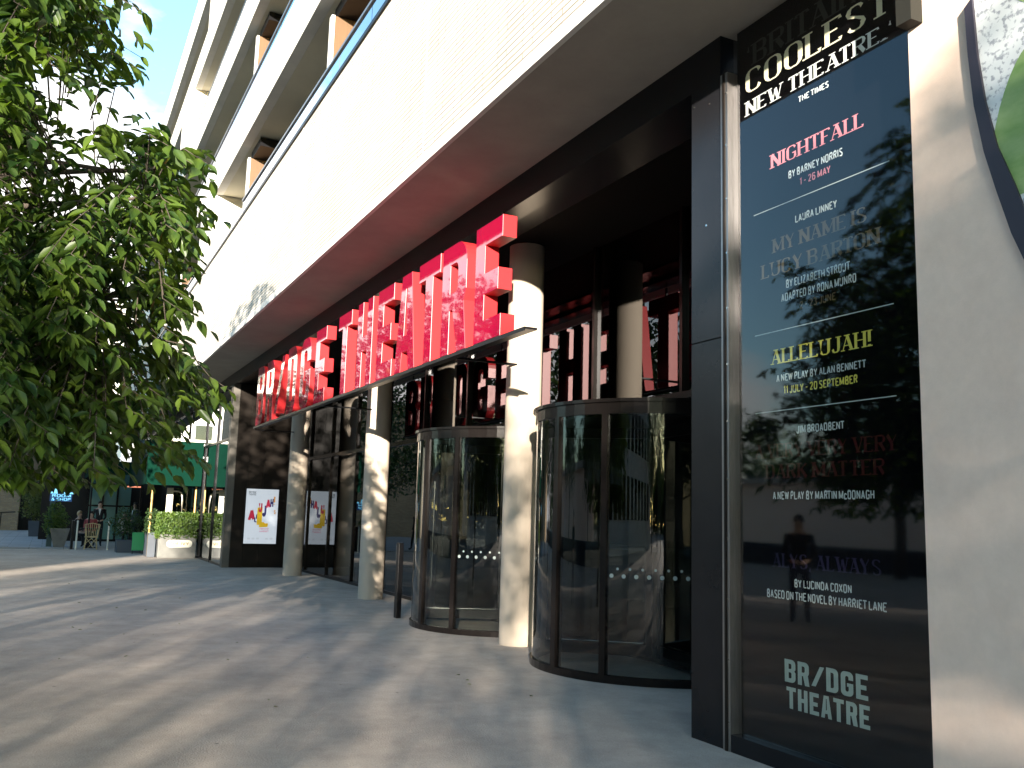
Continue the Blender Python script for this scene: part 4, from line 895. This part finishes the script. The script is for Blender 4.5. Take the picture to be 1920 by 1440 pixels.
# ---- buildings beyond
bb = thing('brick_house', (-62, -6, 0), 'shaded brown brick building with a dark doorway and steps beyond the potted bush', 'building')
MT['bbrick'] = brickmat('brown_stock_brick', (0.34, 0.25, 0.15), (0.26, 0.18, 0.11), (0.20, 0.18, 0.15), 0.23, 0.075, 0.010, 'YZ', 0.004)
Box('wall', 'bbrick', bb, -66, -60, -16, -1.35, 0, 9)
Box('wall', 'bbrick', bb, -66, -61.5, -1.348, 1.3, 2.9, 4.4)
Box('doorway', 'black', bb, -66, -61.2, -1.346, 1.3, 0, 2.898)
st = MB()
for k in range(7): st.box(-61.19+.0*k, -60.9+.30*(6-k), 0.1, .75, .16*k, .16*(k+1)-.012)
st.build('steps', 'paving', bb)
rail = MB(); rail.tube([(-59.5, -2.2, .06), (-59.5, -2.2, 1.05)], .03); rail.tube([(-59.5, -3.2, .06), (-59.5, -3.2, .8)], .03); rail.tube([(-59.5, -3.4, .75), (-59.5, -2.2, 1.05), (-59.5, -1.5, 1.1)], .03)
rail.build('handrail', 'black', bb)
fb = thing('far_white_block', (-96, -4, 0), 'far pale block glimpsed through the leaves left of the brick facade', 'building')
Box('wall', 'white', fb, -104, -96, -14, 6, 0, 21)
for zz in range(6):
    wmb = MB()
    for k in range(7): wmb.box(-95.99, -95.93, -13+2.7*k, -11.6+2.7*k, 1.5+3.2*zz, 3.3+3.2*zz)
    wmb.build('window_row', 'glass', fb)

# ================================================================== TREES
DENS = ["99986420000", "99987520000", "99766530000", "85456520000", "85324210000", "87312331000", "77434554210", "66322467762", "76533446630", "87665567630",
        "99999888720", "99998765620", "99998645610", "99888656600", "99888645510", "99987445200", "88777544200", "88887535642", "99888646665", "99988764211",
        "99987655420", "99997555530", "98764231200"]
def project(P):
    v = P-np.array(EYE); z = v@np.array(fw)
    return 960+F_PX*(v@np.array(cr))/z, 720-F_PX*(v@np.array(cu))/z, z
def raydir(px, py):
    d = fw*F_PX+cr*(px-960)-cu*(py-720); return d.normalized()
def near_tree():
    rs = np.random.RandomState(11); random.seed(5)
    base = Vector((-8.0, -3.1, 0))
    root = thing('plaza_tree', base, 'leafy tree with drooping twigs filling the upper left of the view', 'tree')
    trunk = MB(); tp_ = [base+Vector((0, 0, 0)), base+Vector((.05, .02, 1.2)), base+Vector((.0, .1, 2.4)), base+Vector((.1, .1, 4.2)), base+Vector((.1, .2, 6.2)), base+Vector((.15, .2, 8.2))]
    trunk.tube(tp_, [.19, .15, .135, .10, .06, .02], 14)
    trunk.build('trunk', 'bark', root)
    tips = []
    # main limbs
    limbs = []; lm = MB()
    for k in range(17):
        a = k*2.399+.4; h0 = 2.1+.32*k; h0 = min(h0, 7.2); ln_ = 2.3-.16*abs(h0-4.0)**1.2
        s = base+Vector((.05, .1, h0)); d = Vector((math.cos(a), math.sin(a), .55))
        pts = [s, s+d*ln_*.35+Vector((0, 0, .12)), s+d*ln_*.7, s+d*ln_+Vector((0, 0, -.35))]
        lm.tube(pts, [.05, .038, .024, .010], 7); limbs.append(pts)
    # limbs reaching towards the plaza (towards the facade side)
    for (x, y, z) in ((-6.6, .68, 3.95), (-6.2, .55, 3.6), (-6.8, .35, 3.0), (-8.4, .9, 3.3), (-8.8, .75, 4.6), (-7.6, .2, 2.6), (-6.0, -.1, 4.9), (-9.3, 1.0, 2.9)):
        s = base+Vector((.05, .1, max(2.2, z-1.2))); e = Vector((x, y, z)); m1 = s.lerp(e, .4)+Vector((0, 0, .3)); m2 = s.lerp(e, .75)+Vector((0, 0, .2))
        pts = [s, m1, m2, e]; lm.tube(pts, [.05, .036, .022, .008], 7); limbs.append(pts)
    lm.build('limbs', 'bark', root)
    lp = []
    for pts in limbs:
        for i in range(len(pts)-1):
            for q in range(6): lp.append(pts[i].lerp(pts[i+1], q/6))
    LPn = np.array([tuple(p) for p in lp])
    targets = []
    # general crown
    n = 0
    while n < 1400:
        d = rs.randn(3); d /= np.linalg.norm(d); rr_ = rs.rand()**.4
        p = np.array([-8.0, -3.1, 5.1])+d*rr_*np.array([3.5, 3.5, 3.3])
        if p[2] < 2.0: continue
        top = 1-(max(p[2]-4.8, 0)/3.8)*.55
        if math.hypot(p[0]+8, p[1]+3.1) > 3.4*top: continue
        x, y, zc = project(p[None])
        if x[0] > -60 and zc[0] > .5: continue
        targets.append(p); n += 1
    # sprays towards the facade side, seen from the plaza
    n = 0
    while n < 860:
        px, py = rs.uniform(-70, 430), rs.uniform(-60, 905)
        cx_, cy_ = int(max(px, 0)//40), int(max(py, 0)//40)
        dn = int(DENS[min(cy_, 22)][min(cx_, 10)])/9
        if rs.rand() > dn**1.1: continue
        t = rs.uniform(5.6, 9.4); p = np.array(EYE)+np.array(raydir(px, py))*t
        if p[1] > 1.25 or p[2] < 1.75: continue
        targets.append(p); n += 1
    tw = MB(); LP_, LD_, LN_, LL_, TI_, TW_ = [], [], [], [], [], []
    for p in targets:
        d2 = np.sum((LPn-p)**2, 1); s = LPn[d2.argmin()]; s = s+(p-s)*max(0, 1-.62/max(np.linalg.norm(p-s), .01))
        out_ = p-np.array([-8.0, -3.1, p[2]-.6]); out_ = out_/np.linalg.norm(out_)
        e = p+out_*.16+np.array([0, 0, -.12])
        m1 = s*.5+p*.5+np.array([0, 0, .08])
        pts = [Vector(s), Vector(m1), Vector(p), Vector(e)]
        px_, py_, zz_ = project(np.array([s, p, e])); vis = 0
        for a_, b_, c_ in zip(px_, py_, zz_):
            if c_ > .5 and -20 < a_ < 1900 and -20 < b_ < 1440 and (a_ >= 440 or b_ >= 915 or int(DENS[int(max(b_, 0)//40)][int(max(a_, 0)//40)]) < 2): vis += 1
        twig = (pts if vis == 0 else None)
        nl = rs.randint(15, 24)
        for k in range(nl):
            f_ = .25+.75*k/(nl-1); i = min(int(f_*3), 2); a = pts[i].lerp(pts[i+1], f_*3-i)
            ax = (pts[i+1]-pts[i]).normalized()
            sd = ax.cross(Vector((rs.randn()*.25, rs.randn()*.25, 1))).normalized()*(1 if k % 2 else -1)
            dr = (ax*.55+sd*.8+Vector((0, 0, -.35))+Vector(rs.randn(3)*.22)).normalized()
            if k == nl-1: dr = (ax+Vector((0, 0, -.4))).normalized()
            nr = Vector((rs.randn()*.35, rs.randn()*.35, 1)).normalized()
            TI_.append(len(TW_)); LP_.append(tuple(a)); LD_.append(tuple(dr)); LN_.append(tuple(nr)); LL_.append(rs.uniform(.08, .15))
        TW_.append(twig)
    P = np.array(LP_); D = np.array(LD_); Nn = np.array(LN_); Ls = np.array(LL_)
    x, y, zc = project(P+D*Ls[:, None]*.5)
    keep = np.ones(len(P), bool); ru = rs.rand(len(P))
    for i in range(len(P)):
        if zc[i] > .5 and -30 < x[i] < 1900 and -30 < y[i] < 1440:
            cx_, cy_ = int(max(x[i], 0)//40), int(max(y[i], 0)//40)
            dn = 0 if (cx_ > 10 or cy_ > 22) else int(DENS[cy_][cx_])
            if ru[i] > ((.01, .10, .18, .27, .36, .45, .54, .64, .76, .90) if cy_ < 10 else (.03, .3, .45, .55, .65, .75, .85, .95, 1, 1))[dn]: keep[i] = False
    ti = np.array(TI_); tot = np.bincount(ti, minlength=len(TW_)); kk = np.bincount(ti, weights=keep.astype(float), minlength=len(TW_))
    for i, tg in enumerate(TW_):
        if tg and kk[i] > .42*tot[i]: tw.tube(tg, [.006, .0045, .003, .002], 4, cap=False)
        elif kk[i] < .2*tot[i]: keep[ti == i] = False
    P, D, Nn, Ls = P[keep], D[keep], Nn[keep], Ls[keep]
    tw.build('twigs', 'bark', root)
    link('crown', leafmesh('crown', P, D, Nn, Ls, Ls*.46, 'leafn', wloc(root)), root)
near_tree()

def tree_meshes(seed, H, rad, zb, nl, ll, m, cl=26):
    rs = np.random.RandomState(seed)
    tr = MB(); tr.tube([(0, 0, 0), (.05, 0, zb*.6), (0, .1, zb+.8), (.1, .1, H*.7), (.1, 0, H*.95)], [.2, .16, .13, .07, .02], 10)
    cen = []
    for k in range(cl):
        a = k*2.399; z = zb+.3+(H-zb-.5)*((k+.5)/cl); q = (z-zb)/(H-zb); rr_ = rad*(math.sin(math.pi*min(max(q*.88+.1, 0), 1))**.6)*rs.uniform(.35, .95)
        c = np.array([math.cos(a)*rr_, math.sin(a)*rr_, z]); cen.append(c)
        s = np.array([0.05, .05, max(zb*.8, z-1.0)]); tr.tube([tuple(s), tuple((s+c)/2+np.array([0, 0, .15])), tuple(c)], [.05, .03, .012], 5)
    per = nl//cl; P = []
    for c in cen:
        d = rs.randn(per, 3); d /= np.linalg.norm(d, axis=1, keepdims=True)
        P.append(c+d*(rs.rand(per, 1)**.5)*np.array([rad*.42, rad*.42, rad*.30])*rs.uniform(.8, 1.15))
    P = np.concatenate(P); n = len(P); D = rs.randn(n, 3); D[:, 2] -= .5; Nn = rs.randn(n, 3)*.6+np.array([0, 0, 1]); l = ll*(.7+.6*rs.rand(n))
    return tr.mesh('trunk', 'bark'), leafmesh('crown', P, D, Nn, l, l*.62, m)
def tree(meshes, loc, rz, sc_, lab, group=None, name='tree'):
    r = thing(name, loc, lab, 'tree', group); r.rotation_euler = (0, 0, rz); r.scale = sc_ if isinstance(sc_, tuple) else (sc_,)*3
    link('trunk', meshes[0], r); link('crown', meshes[1], r); return r
A = tree_meshes(21, 10.0, 2.8, 2.6, 3600, .27, 'leafd', 30); B = tree_meshes(22, 10.0, 2.7, 2.9, 1700, .27, 'leafd', 30)
D_ = tree_meshes(23, 9.0, 3.4, 2.6, 5200, .22, 'leafd', 30)
sdir = Vector((-math.cos(SUN_AZ), math.sin(SUN_AZ), 0)); ndir = Vector((math.sin(SUN_AZ), math.cos(SUN_AZ), 0))
# row of plaza trees behind the photographer that dapples the ground
for i, (u, v, s, z) in enumerate(((-8.0, -27, 1.13, .3), (-5.2, -30, 1.17, 1.2), (-2.5, -25, .77, 2.2), (0.3, -29, .98, 3.1), (2.9, -24, .90, 4.3), (5.4, -28, .95, 5.0), (8.2, -26, .95, .9), (2.9, -34, .95, 2.6))):
    p = ndir*u+sdir*v
    tree((A, B, B, B, A, A, A, A)[i], (p.x, p.y, 0), z, s, 'leafy plaza tree in the row behind the viewpoint, number %d along' % (i+1) if False else 'leafy plaza tree in the row behind the viewpoint', 'plaza trees behind the viewpoint')
# trees across the plaza (seen in reflections) and beyond the cafe
for i, (x, y, z, s, lab) in enumerate(((-21, -15, .4, 1.05, 'tree across the plaza mirrored in the entrance glass'), (-33, -13, 1.9, 1.1, 'farther tree across the plaza mirrored in the sign'), (-12.5, -19, 2.6, 1.0, 'tree across the plaza nearest the poster reflection'))):
    tree(D_, (x, y, 0), z, s, lab)
for i, (x, y, z, s, lab) in enumerate(((-25.5, -3.4, .7, (1.0, 1.0, .95), 'dark shaded tree behind the near foliage, over the plaza'), (-36, -4.2, 2.2, (1.1, 1.1, 1.1), 'dark tree beyond, above the pavement by the brick building'), (-52, -4.8, 1.1, (1.0, 1.0, 1.05), 'dark tree above the tall potted bush'))):
    tree(D_, (x, y, 0), z, s, lab)

# a few fallen leaves on the forecourt
rs = np.random.RandomState(4); nf = 60
fx = -1.5-rs.rand(nf)**1.3*22; fy = rs.uniform(-2.0, 4.2, nf); fz = np.full(nf, .012)
fd = rs.randn(nf, 3); fd[:, 2] *= .08; fl = rs.uniform(.03, .055, nf)
tag(link('fallen_leaves', leafmesh('fallen_leaves', np.stack([fx, fy, fz], 1), fd, np.array([0, 0, 1.])+rs.randn(nf, 3)*.15, fl, fl*.5, 'leafo')), 'scattered small fallen leaves on the grey forecourt', 'leaves', kind='stuff')
# wood along the far side of the park, closing the horizon behind the viewpoint
rs = np.random.RandomState(77); nn = 24000
wx = rs.uniform(-130, 110, nn); wy = -62+rs.randn(nn)*2.2; hgt = 9+3*np.sin(wx*.21)+2*np.sin(wx*.53+1)
wz = hgt*rs.rand(nn)**.8
k_ = nn//3; wx[:k_] = 82+rs.randn(k_)*2; wy[:k_] = rs.uniform(-64, 40, k_); wz[:k_] = (6.5+1.5*np.sin(wy[:k_]*.3)+.8*np.sin(wy[:k_]*.9))*rs.rand(k_)**.8
wd_ = rs.randn(nn, 3); wl = rs.uniform(.7, 1.4, nn)
tag(link('park_wood', leafmesh('park_wood', np.stack([wx, wy, wz], 1), wd_, rs.randn(nn, 3), wl, wl*.6, 'leafd')), 'dark belt of trees along the far side of the park, seen only in reflections', 'wood', kind='stuff')
# buildings behind the viewpoint: one shades the far end, one is mirrored in the poster glass
ob = thing('office_block', (11, -31, 0), 'plain pale office block behind the viewpoint shading the far end of the street', 'building')
Box('wall', 'white', ob, -6, 27.5, -38, -26, 0, 26)
for zz in range(7):
    q = MB()
    for k in range(12): q.box(-4.5+2.6*k, -2.7+2.6*k, -25.995, -25.93, 1.6+3.4*zz, 3.7+3.4*zz)
    q.build('window_row', 'glass', ob)
cw = thing('pale_hall', (-38, -46, 0), 'long low pale concrete hall across the park, mirrored in the poster glass', 'building')
Box('wall', 'stonewall', cw, -75, -12, -52, -46, 0, 5.0)
Box('roof', 'soffit', cw, -76, -11, -53, -45.2, 5.0, 5.5)
tag(MB().box(-60, -6, -17.5, -17.0, 0, .85).build('park_wall', 'slate'), 'low dark park wall across the plaza, mirrored in the poster glass', 'wall')
